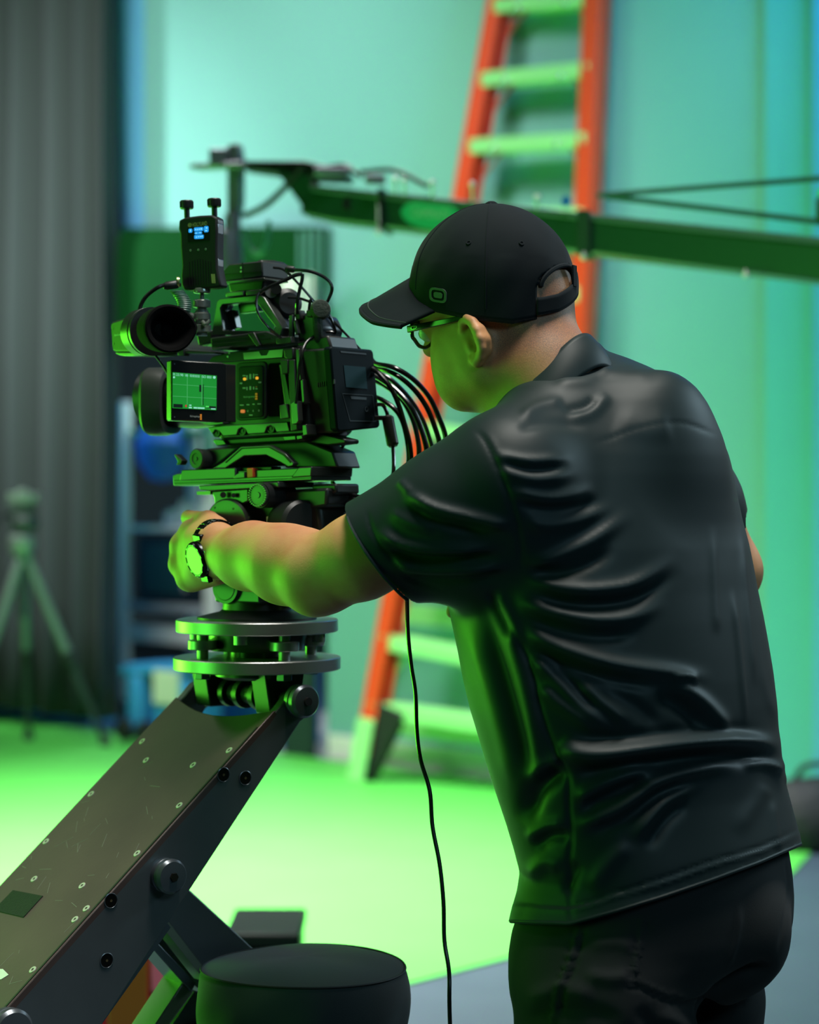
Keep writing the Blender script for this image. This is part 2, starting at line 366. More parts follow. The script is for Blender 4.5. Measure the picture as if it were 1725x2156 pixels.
# ---- orange step ladder
def ladder():
    M_or = mat('orange_fibreglass', (.86, .070, .018), .42, bump=(200, .05, .001)); M_st = mat('step_metal_green_bounce', (.42, .92, .36), .30, .2)  # green bounce from the floor is painted into the step metal's colour
    M_sil = mat('bright_metal', (.8, .82, .82), .18, 1.); M_bt = mat('black_rubber', (.012, .014, .013), .6)
    # front plane of the ladder: both rails, leaning back
    bl = P(756, 1610, 10.3); bl.z = 0
    tl = P(1048, -10, 10.15)
    br = P(1195, 1700, 9.62); br.z = 0
    tr = P(1272, -10, 9.66)
    t = thing('step_ladder', 'tall orange fibreglass step ladder with green-lit metal treads by the teal wall', 'ladder', (bl+br)/2)
    side = ((br-bl).normalized()+(tr-tl).normalized()).normalized()
    upL = (tl-bl).normalized(); fwd = side.cross(upL).normalized()
    if fwd.y > 0: fwd = -fwd
    ext = 1.16
    def rail(p0, p1, w, name):
        d = p1-p0; p1 = p0+d*ext; s0 = p0+d*.035
        x = d.normalized(); f = (fwd-x*fwd.dot(x)).normalized(); s = x.cross(f).normalized()
        if s.dot(side) < 0: s = -s
        g = MB(); sg = 1 if name == 'l' else -1
        # C-channel: web + two flanges
        g.box((s0+p1)/2, p1-s0, f*.085, s*.008)
        g.box((s0+p1)/2+f*.042+s*.018*sg, p1-s0, f*.007, s*.042)
        g.box((s0+p1)/2-f*.042+s*.018*sg, p1-s0, f*.007, s*.042)
        g.build('front_rail', M_or, t, bevel=.003)
        return s0, p1, f, s
    rl = rail(bl, tl, .09, 'l'); rr = rail(br, tr, .09, 'r')
    # flat outside plates that read as the wide orange faces
    for (p0, p1, f, s), k in ((rl, 1), (rr, -1)):
        g = MB(); g.box((p0+p1)/2+f*.047+s*(.030*k), p1-p0, f*.006, s*.095); g.build('rail_face', M_or, t, bevel=.003)
    for (p0, p1, f, s), k in ((rl, 1), (rr, -1)):
        g = MB(); g.box((p0+p1)/2+f*.0+s*(.088*k), p1-p0, f*.006, s*.040); g.build('rail_flange', mat('red_fibreglass', (.62, .035, .015), .45), t, bevel=.003)
    def at(k, py):
        p0, p1 = k; lo, hi = -1.5, 2.5
        for _ in range(40):
            m = (lo+hi)/2; q = p0+(p1-p0)*m
            if proj(q)[1] > py: lo = m
            else: hi = m
        return p0+(p1-p0)*lo
    rowsL = [(8, -10), (163, 140), (303, 288), (450, 448), (600, 612), (745, 790), (893, 960), (1040, 1130), (1185, 1300), (1340, 1415), (1482, 1540)]
    for i, (yl, yr) in enumerate(rowsL):
        a = at((bl, tl), yl); b = at((br, tr), yr); d = (b-a).normalized()
        a = a+d*.03; b = b-d*.03
        g = MB(); hor = Vector((fwd.x, fwd.y, 0)).normalized()
        n_ = len('x')
        top = (a+b)/2
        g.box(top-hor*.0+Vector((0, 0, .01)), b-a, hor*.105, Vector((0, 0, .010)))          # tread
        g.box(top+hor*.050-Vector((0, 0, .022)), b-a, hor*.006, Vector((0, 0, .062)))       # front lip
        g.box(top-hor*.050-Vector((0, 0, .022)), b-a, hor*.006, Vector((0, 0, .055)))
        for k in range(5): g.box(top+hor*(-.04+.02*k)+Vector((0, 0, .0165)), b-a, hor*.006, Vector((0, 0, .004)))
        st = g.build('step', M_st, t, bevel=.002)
        # knee braces and rivets
        for e, sg in ((a, 1), (b, -1)):
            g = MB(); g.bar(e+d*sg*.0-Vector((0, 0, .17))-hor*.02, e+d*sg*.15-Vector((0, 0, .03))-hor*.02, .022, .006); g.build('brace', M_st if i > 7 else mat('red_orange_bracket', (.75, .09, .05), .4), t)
            g = MB(); g.sphere(e+d*sg*.16-Vector((0, 0, .035))+hor*.055, .012, 12); g.build('rivet', M_sil, t)
    # rear frame
    rb0 = bl*1.05; rb1 = br*1.03; rb0.z = rb1.z = 0; rt0 = at((bl, tl), -420); rt1 = at((br, tr), -420)
    for p0, p1 in ((rb0, rt0), (rb1, rt1)):
        g = MB(); g.bar(p0+(p1-p0)*.01, p1, .035, .06); g.build('rear_rail', M_or, t, bevel=.004)
    for py in (1365, 1525):
        k = .05 if py > 1500 else .17
        a = rb0+(rt0-rb0)*k; b = rb1+(rt1-rb1)*k
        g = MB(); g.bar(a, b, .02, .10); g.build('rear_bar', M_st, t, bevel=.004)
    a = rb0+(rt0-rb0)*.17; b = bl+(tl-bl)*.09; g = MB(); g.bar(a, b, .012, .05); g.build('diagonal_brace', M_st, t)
    # feet
    for p, k in ((bl, tl), (br, tr)):
        u = (k-p).normalized(); g = MB()
        f = Vector((fwd.x, fwd.y, 0)).normalized()
        s_ = side.normalized()
        pts = [p+s_*-.02-f*.02+Vector((0, 0, .004)), p+s_*.10-f*.02+Vector((0, 0, .012)), p+s_*.24+u*.36, p+s_*.05+u*.40, p+s_*-.01+u*.2]
        g.prism(pts, f*.05); g.build('boot', M_bt, t, bevel=.008)
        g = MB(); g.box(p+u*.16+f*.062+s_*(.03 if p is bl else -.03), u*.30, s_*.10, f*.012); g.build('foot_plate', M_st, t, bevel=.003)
    # top cap
    g = MB(); a = at((bl, tl), -430); b = at((br, tr), -430); g.box((a+b)/2, (b-a)*1.2, Vector((fwd.x, fwd.y, 0)).normalized()*.2, (0, 0, .09)); g.build('top_cap', M_bt, t, bevel=.01)
    return t
ladder()

# ---- white wall box low on the wall behind the ladder
mb = MB(); a, b = wl(972, .52, .05), wl(1012, .52, .05); mb.prism([a, b, b+Vector((0, 0, .20)), a+Vector((0, 0, .20))], -wn*.05)
tag(mb.build('wall_box', M_white, bevel=.006), 'white box low on the teal wall behind the ladder', 'box')

# ---- black equipment bag at the right edge
def bag():
    c = wl(1720, 0, .55); t = thing('equipment_bag', 'slumped black equipment bag on the floor at the right edge', 'bag', c)
    g = MB(); g.lathe(Vector((c.x, c.y, .004)), (0, 0, 1), [(0, 0), (0, .17), (.03, .19), (.12, .185), (.2, .15), (.25, .09), (.27, 0)], 24, sx=.9, sy=1.4); o = g.build('bag_body', mat('black_nylon', (.012, .016, .018), .7, bump=(30, .5, .02)), t)
    g = MB(); g.tube([c+Vector((-.10, 0, .22)), c+Vector((-.05, -.02, .31)), c+Vector((.06, -.02, .31)), c+Vector((.11, 0, .22))], .012); g.build('carry_strap', mat('black_nylon', (.012, .016, .018), .7), t)
bag()

# ---- camera crane (jib) crossing the picture
def jib():
    M_gr = mat('green_black_beam_paint', (.010, .055, .028), .35, spec=.6); M_rail = mat('grey_blue_rail', (.10, .14, .17), .4, .4)
    M_bk = mat('black_metal', (.014, .017, .018), .35, .4); M_sil = mat('bright_metal', (.8, .82, .82), .18, 1.)
    dl, dr = 5.6, 4.7
    def d(px): return 1/(1/dl+(1/dr-1/dl)*(px-640)/(1725-640))
    def q(px, py, o=0.): return P(px, py, d(px)+o)
    base = P(2120, HY, d(2120)); base.z = 0
    t = thing('camera_crane', 'long dark green camera crane arm crossing behind the man', 'crane', base)
    xe = 2150
    def ln(x, y0=388, y1=503): return y0+(y1-y0)*(x-660)/(1725-660)
    def lb(x): return 456+(590-456)*(x-640)/(1725-640)
    back = Vector((.02, .11, 0))
    g = MB(); g.prism([q(664, 400), q(xe, ln(xe)+10), q(xe, lb(xe)), q(700, lb(700)), q(632, 448), q(636, 418)], back); g.build('beam', M_gr, t, bevel=.004)
    g = MB(); g.prism([q(650, 388, -.006), q(xe, ln(xe)-6, -.006), q(xe, ln(xe)+12, -.006), q(655, 402, -.006)], back*1.1); g.build('top_rail', M_rail, t, bevel=.003)
    # hole
    g = MB(); c = q(737, 429, -.002); g.lathe(c, (0, -1, 0), [(-.01, 0), (-.01, .017), (.001, .017), (.001, .012), (-.004, .012), (-.004, 0)]); g.build('beam_hole', mat('black_hole', (.004, .004, .004), .8), t)
    # badge
    bp = Plane(q(905, 450), (q(1000, 450)-q(800, 450)).cross(Vector((0, 0, 1))))
    if bp.n.y > 0: bp.n = -bp.n
    sl = .085
    pts = [bp.pt(907+62*math.cos(a_), 452+31*math.sin(a_)+sl*62*math.cos(a_), .004) for a_ in [2*math.pi*k/40 for k in range(40)]]
    g = MB(); g.prism(pts, -bp.n*.0045); bd = g.build('badge', mat('mint_green_badge', (.03, .50, .24), .4), t)
    g = MB(); text_on(g, 'CAMMATE', [(868, 436), (946, 444), (946, 464), (868, 456)], bp, .0048); g.build('badge_lettering', mat('pale_badge_text', (.35, .75, .50), .5), bd)
    pts = lambda k: [bp.pt(907+62*k*math.cos(a_), 452+31*k*math.sin(a_)+sl*62*k*math.cos(a_), .0045) for a_ in [2*math.pi*j/40 for j in range(40)]]
    g = MB(); g.ring(pts(.90), pts(.84), -bp.n*.0006); g.build('badge_rim', mat('badge_rim', (.05, .58, .30), .4), bd)
    # straps and hanging tags
    for x in (800, 1228):
        g = MB(); w = 5 if x < 1000 else 13
        g.prism([q(x-w, ln(x)-8, -.012), q(x+w, ln(x)-8, -.012), q(x+w, lb(x)+6, -.012), q(x-w, lb(x)+6, -.012)], back*1.3); g.build('strap', M_bk if x < 1000 else mat('dark_green_sleeve', (.012, .035, .03), .6), t, bevel=.002)
    g = MB(); g.tube([q(800, 470, -.02), q(798, 486, -.02)], .006, sm=0); g.build('hanging_cord', M_bk, t)
    for (x, y) in ((797, 489), (1229, 541), (1570, 579), (910, 385), (995, 388), (1131, 415), (851, 380), (832, 378)):
        g = MB(); g.sphere(q(x, y, -.03), .0075, 12); g.cyl(q(x, y, -.03), q(x, ln(x)+4 if y < 500 else lb(x)-2, -.0), .003, n=8); g.build('bolt', mat('shiny_bolt', (.92, .94, .95), .22, .25), t)
    g = MB(); g.lathe(q(1192, 424, -.02), (0, -1, 0), [(-.02, 0), (-.02, .011), (.01, .011), (.01, 0)]); g.build('blue_cap', mat('blue_cap', (.01, .22, .60), .35), t)
    # nose: platform, gusset, post with head
    g = MB(); g.prism([q(505, 338), q(642, 338), q(700, 352), q(726, 360), q(726, 376), q(640, 372), q(505, 352)], back); g.build('nose_plate', M_bk, t, bevel=.003)
    g = MB(); g.prism([q(575, 352), q(650, 356), q(665, 400), q(640, 440)], back*.8); g.build('gusset', M_gr, t, bevel=.003)
    g = MB(); g.tube([q(640, 352), q(605, 390), q(560, 432), q(515, 455)], .009, n=8); g.build('strut', M_bk, t)
    g = MB(); g.prism([q(478, 305), q(500, 300), q(506, 330), q(505, 420), q(500, 455), q(478, 455)], back*.5); g.cyl(q(490, 450), q(488, 575), .022); g.build('post', mat('grey_violet_metal', (.20, .21, .27), .4, .4), t, bevel=.003)
    g = MB(); g.box(q(462, 334), (.05, 0, 0), (0, .06, 0), (0, 0, .045)); g.bar(q(412, 352), q(520, 348), .05, .014); g.build('head_plate', mat('grey_violet_metal', (.20, .21, .27), .4, .4), t, bevel=.004)
    g = MB(); g.lathe(q(480, 530), (0, 0, 1), [(-.06, 0), (-.06, .03), (-.02, .04), (.05, .035), (.06, .02), (.06, 0)]); g.build('gimbal_joint', mat('grey_violet_metal', (.20, .21, .27), .4, .4), t)
    g = MB(); g.tube([q(566, 465), q(562, 510), q(545, 535), q(525, 520), q(512, 480)], .007, n=8); g.build('loop_cable', mat('green_grey_hose', (.05, .25, .17), .5), t)
    for (a_, b_) in (((690, 352), (760, 372)), ((760, 362), (900, 392))):
        g = MB(); g.tube([q(*a_), q((a_[0]+b_[0])/2, min(a_[1], b_[1])-3), q(*b_)], .006, n=8); g.build('small_cable', M_bk, t)
    for x, y, w_ in ((700, 362, .09), (790, 378, .05)):
        g = MB(); g.box(q(x, y, -.03), (w_, 0, 0), (0, .05, 0), (0, 0, .02)); g.build('clamp_block', mat('grey_violet_metal', (.20, .21, .27), .4, .4), t, bevel=.004)
    # tension cables up to a mast, and the fulcrum post, out of the picture
    for (y0, y1, r, x0) in ((411, 376, .0065, 1260), (414, 467, .007, 1280)):
        g = MB(); g.tube([q(x0, y0), q(1725, y1), q(xe-30, y1+(y1-y0)*.9)], r, n=8, sm=0); g.build('tension_cable', mat('cable_grey_green', (.02, .10, .10), .5), t)
    m0 = q(xe-40, ln(xe-40)); m1 = q(xe-40, 330)
    g = MB(); g.tube([m0, m1], .02, sm=0); g.build('mast', M_bk, t)
    g = MB(); g.box(q(1745, 438), (.05, 0, 0), (0, .04, 0), (0, 0, .045)); g.build('cable_clamp', mat('dark_green_clamp', (.01, .10, .07), .5), t, bevel=.004)
    g = MB(); g.sphere(q(1735, 408), .014, 12); g.build('clamp_knob', mat('bright_green_knob', (.10, .75, .20), .4), t)
    g = MB(); top = q(xe-30, lb(xe-30)); fx = Vector((top.x, top.y+.06, 0)); g.cyl(Vector((fx.x, fx.y, .02)), Vector((fx.x, fx.y, top.z)), .05); g.build('fulcrum_post', M_bk, t)
    for k in range(3):
        a_ = (.2, 1.9, -1.8)[k]; g = MB(); g.bar(Vector((fx.x, fx.y, .8)), Vector((fx.x+.4*math.cos(a_), fx.y+.4*math.sin(a_), .02)), .04, .04); g.build('leg', M_bk, t)
jib()

# ---- cases on the floor behind the dolly arm
def cases():
    c = P(290, 2100, 4.2); w = .20
    x0, x1 = P(165, 2100, 4.2).x, P(358, 2100, 4.2).x; zt = P(300, 1990, 4.2).z
    t = thing('red_case', 'red case with a broad brown front panel on the floor behind the dolly arm', 'case', ((x0+x1)/2, 4.35, .006))
    g = MB(); g.box(((x0+x1)/2, 4.35, .006+zt/2), (x1-x0, 0, 0), (0, .3, 0), (0, 0, zt)); g.build('case_body', mat('crimson_paint', (.36, .006, .022), .35), t, bevel=.012)
    xa, xb = P(228, 2100, 4.2).x, P(312, 2100, 4.2).x
    g = MB(); g.box(((xa+xb)/2, 4.197, .02+zt/2), (xb-xa, 0, 0), (0, .008, 0), (0, 0, zt-.06)); g.build('front_panel', mat('brown_orange_panel', (.22, .07, .008), .4), t, bevel=.003)
    g = MB(); g.box((x1-.02, 4.205, zt-.05), (.035, 0, 0), (0, .02, 0), (0, 0, .08)); g.build('corner_label', mat('pink_label', (.62, .12, .22), .4), t, bevel=.004)
    d = 4.9; xa, xb = P(478, 1970, d).x, P(626, 1970, d).x; zt = P(550, 1968, d).z
    t = thing('black_case', 'low black case on the green mat beyond the stool', 'case', ((xa+xb)/2, d+.15, .006))
    g = MB(); g.box(((xa+xb)/2, d+.15, .006+zt*.5-.02), (xb-xa, 0, 0), (0, .3, 0), (0, 0, zt-.04)); g.build('case_body', mat('blue_black_case', (.004, .008, .018), .5, spec=.2), t, bevel=.008)
    g = MB(); g.box(((xa+xb)/2, d+.15, zt-.012), (xb-xa+.012, 0, 0), (0, .312, 0), (0, 0, .03)); g.build('case_lid', mat('black_lid', (.004, .010, .008), .5, spec=.2), t, bevel=.006)
    xa, xb = P(362, 2060, 4.3).x, P(430, 2060, 4.3).x; zt = P(390, 2020, 4.3).z
    t = thing('navy_case', 'dark navy case beside the red case behind the dolly arm', 'case', ((xa+xb)/2, 4.5, .006))
    g = MB(); g.box(((xa+xb)/2, 4.5, .006+zt/2), (xb-xa, 0, 0), (0, .3, 0), (0, 0, zt)); g.build('case_body', mat('navy_case', (.006, .008, .022), .4), t, bevel=.01)
    g = MB(); g.tube([((xa+xb)/2-.03, 4.34, zt-.06), ((xa+xb)/2-.03, 4.31, zt-.06), ((xa+xb)/2+.03, 4.31, zt-.06), ((xa+xb)/2+.03, 4.34, zt-.06)], .006, sm=0); g.build('handle', mat('black_metal', (.014, .017, .018), .35, .4), t)
cases()
# ================================================================== dolly, head and camera
M_blk = mat('black_anodised', (.012, .015, .014), .40, .1, bump=(400, .05, .0005))
M_blk2 = mat('black_plastic', (.013, .014, .014), .45)
M_satin = mat('satin_black_side', (.032, .036, .034), .48, .1, spec=.22)
M_grn = mat('dark_grey_anodised', (.055, .062, .055), .28, .5)
M_steel = mat('brushed_steel', (.40, .40, .39), .38, .75, bump=(180, .06, .0006))
M_dkst = mat('dark_steel', (.12, .13, .14), .34, .6, var=(14, .8, (.16, .175, .185)), bump=(120, .06, .0006))
M_plate = mat('worn_brown_black_plate', (.066, .040, .036), .42, .15, var=(9, .5, (.104, .066, .056)), bump=(160, .12, .001))
M_gun = mat('gunmetal', (.13, .145, .165), .30, .6)
M_rub = mat('matte_rubber', (.003, .003, .003), .9, spec=.08)
M_cab = mat('black_cable_jacket', (.010, .010, .011), .22, spec=.7)
M_or2 = mat('orange_print', (.9, .28, .02), .5, emit=(1, .30, .02), estr=.25)  # a faint glow is put into this orange print
M_txt = mat('grey_print', (.5, .55, .5), .5)

# ---------------- dolly arm
def dolly():
    D = Vector((-.3189, -.247, -.3475)); Dh = D.normalized()
    w = Vector((.61, -.79, 0)).normalized()
    if abs(Vector((D.x, D.y, 0)).dot(w)) > .03:
        h = Vector((D.x, D.y, 0)).normalized(); w = Vector((-h.y, h.x, 0)); w = -w if w.x < 0 else w
    P1 = Vector((-.1598, 2.80, 1.0695)); W = .24
    upn = Dh.cross(w); upn = -upn if upn.z < 0 else upn
    SPl = Plane(P1, w)                      # right side face of the arm
    Q = lambda x, y, o=0.: SPl.pt(x, y, o)
    TPl = Plane(P1, upn)                    # top face
    T = lambda x, y, o=0.: TPl.pt(x, y, o)
    low = P1+D*2.2
    base = Vector((low.x-.1, low.y-.05, 0))
    t = thing('camera_dolly', 'worn black studio dolly with a slanted lifting arm carrying the camera', 'dolly', base)
    # lower end beyond the picture
    e2 = P1+D*2.3
    side = [Q(588, 1490), Q(606, 1466), Q(632, 1450), Q(655, 1462), Q(662, 1482), Q(655, 1502), Q(632, 1520)]
    e3 = Q(215, 2156); dd = (e3-Q(640, 1508)); side += [Q(636, 1514)+dd*1.0, Q(636, 1514)+dd*1.9+Dh*-.0, e2-upn*.20, e2]
    side = [s for s in side]
    g = MB(); g.prism(side, -w*.014); g.build('side_plate', M_dkst, t, bevel=.0015)
    g = MB(); g.prism([s-w*(W-.014) for s in side], -w*.014); lab(g.build('side_plate', M_dkst, t, bevel=.0015), 'far side plate')
    # top plate, its upper edge curved in below the pivot
    a, b = P1, P1-w*W
    st = P1+Dh*.045
    pts = []
    for k in range(11):
        u = k/10; pts.append(P1-w*(W*u)+Dh*(.018+.022*math.sin(math.pi*u)))
    pts += [P1-w*W+D*2.3, P1+D*2.3]
    g = MB(); g.prism([p+upn*.003 for p in pts], -upn*.010); g.build('top_plate', M_plate, t, bevel=.0015)
    g = MB(); g.prism([P1-upn*.10-w*.014+Dh*.30, P1-upn*.10-w*(W-.014)+Dh*.30, P1-upn*.2-w*(W-.014)+D*2.2, P1-upn*.2-w*.014+D*2.2], upn*.008); g.build('under_plate', M_gun, t)
    g = MB(); g.bar(P1-w*.004+upn*.0035+Dh*.05, P1-w*.004+upn*.0035+D*2.2, .003, .001, up=upn); g.build('edge_seam', mat('black_seam', (.004, .004, .004), .7), t)
    # flat head screws in the plate
    for (x, y) in ((300, 1561), (483, 1580), (308, 1601), (407, 1611), (192, 1672), (378, 1696), (97, 1772), (289, 1797), (72, 1851), (173, 1865), (182, 1913), (69, 2042), (158, 1936)):
        c = T(x, y, .0028); g = MB(); g.lathe(c, upn, [(0, 0), (0, .0052), (.0009, .0048), (.0009, .0022), (-.0004, .0020), (-.0004, 0)], 16)
        g.build('screw', mat('worn_screw_metal', (.55, .57, .46), .4, .3), t)
    # big pivot caps and button heads on the side plate
    for (x, y, r, o) in ((634, 1472, .0215, .020), (347, 1842, .0215, .020), (14, 2166, .026, .020)):
        c = Q(x, y, 0) if x != 634 else Q(628, 1475, 0)
        g = MB(); g.lathe(c, w, [(-.002, 0), (-.002, r*.98), (.005, r*.98), (.006, r*.93), (.008, r*.93), (.009, r), (o-.004, r), (o, r*.86), (o+.001, r*.3), (o+.001, 0)], 40)
        cp = g.build('pivot_cap', M_gun, t)
        g = MB(); g.lathe(c, w, [(o, 0), (o, r*.27), (o+.004, r*.25), (o+.004, 0)], 6 if x == 347 else 20); g.build('hex_bolt' if x == 347 else 'centre_hole', mat('dark_bronze_bolt', (.05, .042, .03), .35, .8) if x == 347 else mat('black_hole', (.004, .004, .004), .8), cp)
    for (x, y) in ((470, 1631), (516, 1638), (233, 1896), (224, 2022)):
        c = Q(x, y); g = MB(); g.lathe(c, w, [(0, 0), (.0012, .0095), (.0016, .0088), (.0006, .0082), (-.0, .003), (.0001, 0)], 24); sb = g.build('countersunk_bolt', M_gun, t)
        g = MB(); g.lathe(c, w, [(.0004, 0), (.0007, .0084), (.0012, .0080), (.0008, .0026), (.0008, 0)], 24); hd = g.build('bolt_head', mat('black_bolt', (.010, .009, .008), .3, .6), sb)
        g = MB(); g.lathe(c, w, [(.0008, 0), (.0016, .0018), (.0014, 0)], 6); g.build('bolt_socket', mat('bronze_socket', (.16, .12, .06), .4, .6), sb)
    # hook and loop patch, tape remnant
    g = MB(); g.prism([T(27, 1874, .004), T(90, 1886, .004), T(49, 1931, .004), T(-14, 1916, .004)], -upn*.003); g.build('hook_and_loop_patch', mat('fuzzy_black_patch', (.008, .009, .009), .95, bump=(500, .8, .002)), t)
    g = MB(); g.prism([T(-10, 2040, .0036), T(6, 2040, .0036), T(18, 2052, .0036), T(2, 2062, .0036), T(-10, 2060, .0036)], -upn*.0006); g.build('white_tape_scrap', mat('white_tape', (.7, .72, .68), .6), t)
    # scratches
    rr = random.Random(3)
    g = MB()
    for k in range(70):
        x = rr.uniform(0, 520); y = 2000-x*1.05+rr.uniform(-170, 190)
        L = rr.uniform(.006, .03); an = rr.gauss(.7, .8); c = T(x, y, .0031)
        s_ = (c-P1).dot(-w)
        if not (.01 < s_ < W-.01) or (c-P1).dot(Dh) < .14: continue
        v = (w*math.cos(an)+Dh*math.sin(an)); g.bar(c-v*L/2, c+v*L/2, .0005, .0002, up=upn)
    g.build('scratches', mat('scratch_grey', (.20, .20, .17), .5), t)
    # cross shaft with collars between the plates, yoke under the round plates
    pv = Q(628, 1475)
    g = MB(); g.cyl(pv-w*.01, pv-w*(W-.01), .0125); sh = g.build('pivot_shaft', M_blk, t)
    for k in (.08, .118, .152): g = MB(); g.lathe(pv-w*k, -w, [(0, 0), (0, .019), (.012, .019), (.012, 0)]); g.build('shaft_collar', M_blk, sh, bevel=.001)
    ax = P(541.5, 1390, 2.885)
    for k, tk in ((.03, .035), (W-.065, .035)):
        c = pv-w*k; g = MB(); top = 1.0+.0; zt = P(541, 1408, 2.885).z
        g.prism([Vector((c.x, c.y, c.z-.02))+Dh.cross(w)*0+Vector((Dh.x, Dh.y, 0)).normalized()*.022, Vector((c.x, c.y, zt+.002))+Vector((Dh.x, Dh.y, 0)).normalized()*.032, Vector((c.x, c.y, zt+.002))-Vector((Dh.x, Dh.y, 0)).normalized()*.032, Vector((c.x, c.y, c.z-.02))-Vector((Dh.x, Dh.y, 0)).normalized()*.022], -w*tk)
        g.build('yoke_lug', M_blk, t, bevel=.002)
    # strut linkage under the arm
    a0, a1 = Q(385, 1905, -.03), P(640, 2165, 3.02)
    g = MB(); g.prism([Q(360, 1838, -.10), Q(393, 1867, -.10), Q(522, 1986, -.10), Q(640, 2095, -.10), Q(560, 2170, -.10), Q(440, 2052, -.10), Q(330, 1910, -.10)], -w*.035); ls = g.build('lift_strut', M_dkst, t, bevel=.002)
    g = MB(); g.prism([Q(346, 1930, -.096), Q(440, 2052, -.096), Q(434, 2068, -.096), Q(336, 1944, -.096)], -w*.03); g.build('strut_lit_edge', mat('pale_green_grey_metal', (.22, .25, .19), .4, .5), ls)  # green light on the strut's lower face is put into this strip's colour
    g = MB(); g.prism([Q(322, 1945, -.15), Q(352, 1945, -.15), Q(440, 2062, -.15), Q(430, 2092, -.15), Q(312, 1990, -.15)], -w*.03); g.build('strut_web', M_dkst, ls)
    g = MB(); g.prism([Q(308, 1982, -.10), Q(320, 1970, -.10), Q(414, 2070, -.10), Q(404, 2090, -.10)], -w*.05); g.build('strut_rail', M_gun, t, bevel=.002)
    g = MB(); g.prism([Q(386, 2068, -.105), Q(409, 2088, -.105), Q(345, 2175, -.105), Q(316, 2175, -.105)], -w*.05); g.build('bracket', mat('pale_green_grey_metal', (.22, .25, .19), .4, .5), t, bevel=.002)
    g = MB(); g.prism([Q(409, 2088, -.13), Q(434, 2098, -.13), Q(440, 2200, -.13), Q(335, 2200, -.13)], -w*.03); g.build('bracket_web', M_gun, t)
    g = MB(); g.box(Q(418, 2016, -.16), w*.03, Vector((.8, .6, 0))*.03, (0, 0, .03)); g.build('link_block', M_blk, t, bevel=.003)
    # chassis with wheels, below the picture
    hx = Vector((Dh.x, Dh.y, 0)).normalized(); ch = Vector((base.x, base.y, .24))+hx*.38
    g = MB(); g.box(ch, hx*1.15, w*.62, (0, 0, .14)); g.build('chassis', M_blk2, t, bevel=.01)
    for i in (-1, 1):
        for j in (-1, 1):
            c = ch+hx*(.46*i)+w*(.28*j); c.z = .10
            g = MB(); g.lathe(c, w, [(-.03, 0), (-.03, .085), (-.02, .10), (.02, .10), (.03, .085), (.03, 0)], 28); g.build('wheel', M_rub, t)
            g = MB(); g.box(c+Vector((0, 0, .11)), hx*.07, w*.08, (0, 0, .09)); g.build('wheel_fork', M_gun, t, bevel=.003)
    e = P1+D*2.2-w*W*.5-upn*.1
    g = MB(); g.prism([Vector((e.x, e.y, .28))-hx*.12-w*.14, Vector((e.x, e.y, .28))+hx*.12-w*.14, e+hx*.1-w*.14, e-hx*.1-w*.14], w*.28); g.build('arm_pedestal', M_dkst, t, bevel=.005)
    b0 = P(460, 2110, 3.0); g = MB(); g.bar(Q(440, 2190, -.13), Vector((ch.x, ch.y, .32))+hx*-.45, .05, .05); g.build('lift_cylinder', M_gun, t)
    return t, ax, w
dol, AX, WD = dolly()

# ---------------- levelling plates
def plates():
    c = AX.copy(); S = 2.885/FPX
    zl = P(541, 1382, 2.885).z; zu = P(541, 1303, 2.885).z
    t = thing('levelling_mount', 'pair of round steel levelling plates on top of the dolly arm', 'mount', (c.x, c.y, zl-.017))
    V = lambda z: Vector((c.x, c.y, z))
    up = (0, 0, 1)
    ch = .0012
    for nm, z, r, th in (('lower_plate', zl, 176*S, .0165), ('upper_plate', zu, 170.5*S, .0165)):
        g = MB(); g.lathe(V(z), up, [(-th, 0), (-th, r-ch), (-th+ch, r), (-ch, r), (0, r-ch), (0, 0)], 96); g.build(nm, M_steel, t)
    g = MB(); g.lathe(V(zl), up, [(-.001, 0), (-.001, .036), (.009, .036), (.009, .062), (.030, .066), (zu-zl-.016, .066), (zu-zl-.016, 0)], 48); g.build('hub', M_grn, t)
    g = MB(); g.lathe(V(zl-.017), up, [(0, 0), (0, .055), (-.008, .055), (-.012, .045), (-.012, 0)], 40); g.build('under_boss', M_blk, t)
    for an in (-148, -60, 30, 122):
        a = R(an); q = V(zl)+Vector((math.cos(a), math.sin(a), 0))*.080
        zz = zu-zl-.0165
        g = MB(); g.cyl(q, q+Vector((0, 0, zz)), .0075); sc_ = g.build('levelling_screw', M_steel, t)
        g = MB(); n = 36; h0, h1 = zz*.36, zz*.36+.0125
        g.lathe(q, up, [(h0, 0), (h0, .018), (h0+.001, .019), (h1-.001, .019), (h1, .018), (h1, 0)], 40); g.build('thumb_wheel', M_steel, sc_)
        g = MB(); g.lathe(q+Vector((0, 0, -.0165)), up, [(0, 0), (0, .011), (-.010, .011), (-.010, 0)], 6); g.build('hex_nut', M_gun, sc_, bevel=.0008)
    for an in (-100, -20, 70, 160):
        a = R(an); q = V(zu-.0165)+Vector((math.cos(a), math.sin(a), 0))*.088
        g = MB(); g.lathe(q, up, [(0, 0), (0, .009), (-.012, .009), (-.012, 0)], 16); g.build('plate_stud', M_steel, t)
    return zu
ZU = plates()

# ---------------- fluid head.  rig directions: side faces look left and towards us
A_ = R(35)
FW = Vector((-math.cos(A_), math.sin(A_), 0)); SN = Vector((-math.sin(A_), -math.cos(A_), 0)); UP = Vector((0, 0, 1))
SPL = Plane(P(540, 830, 2.84), SN)
IN = -SN
def S(px, py, o=0.): return SPL.pt(px, py, o)
def sp(mb, pts, th, o=0.): return mb.prism([S(x, y, o) for x, y in pts], IN*th)

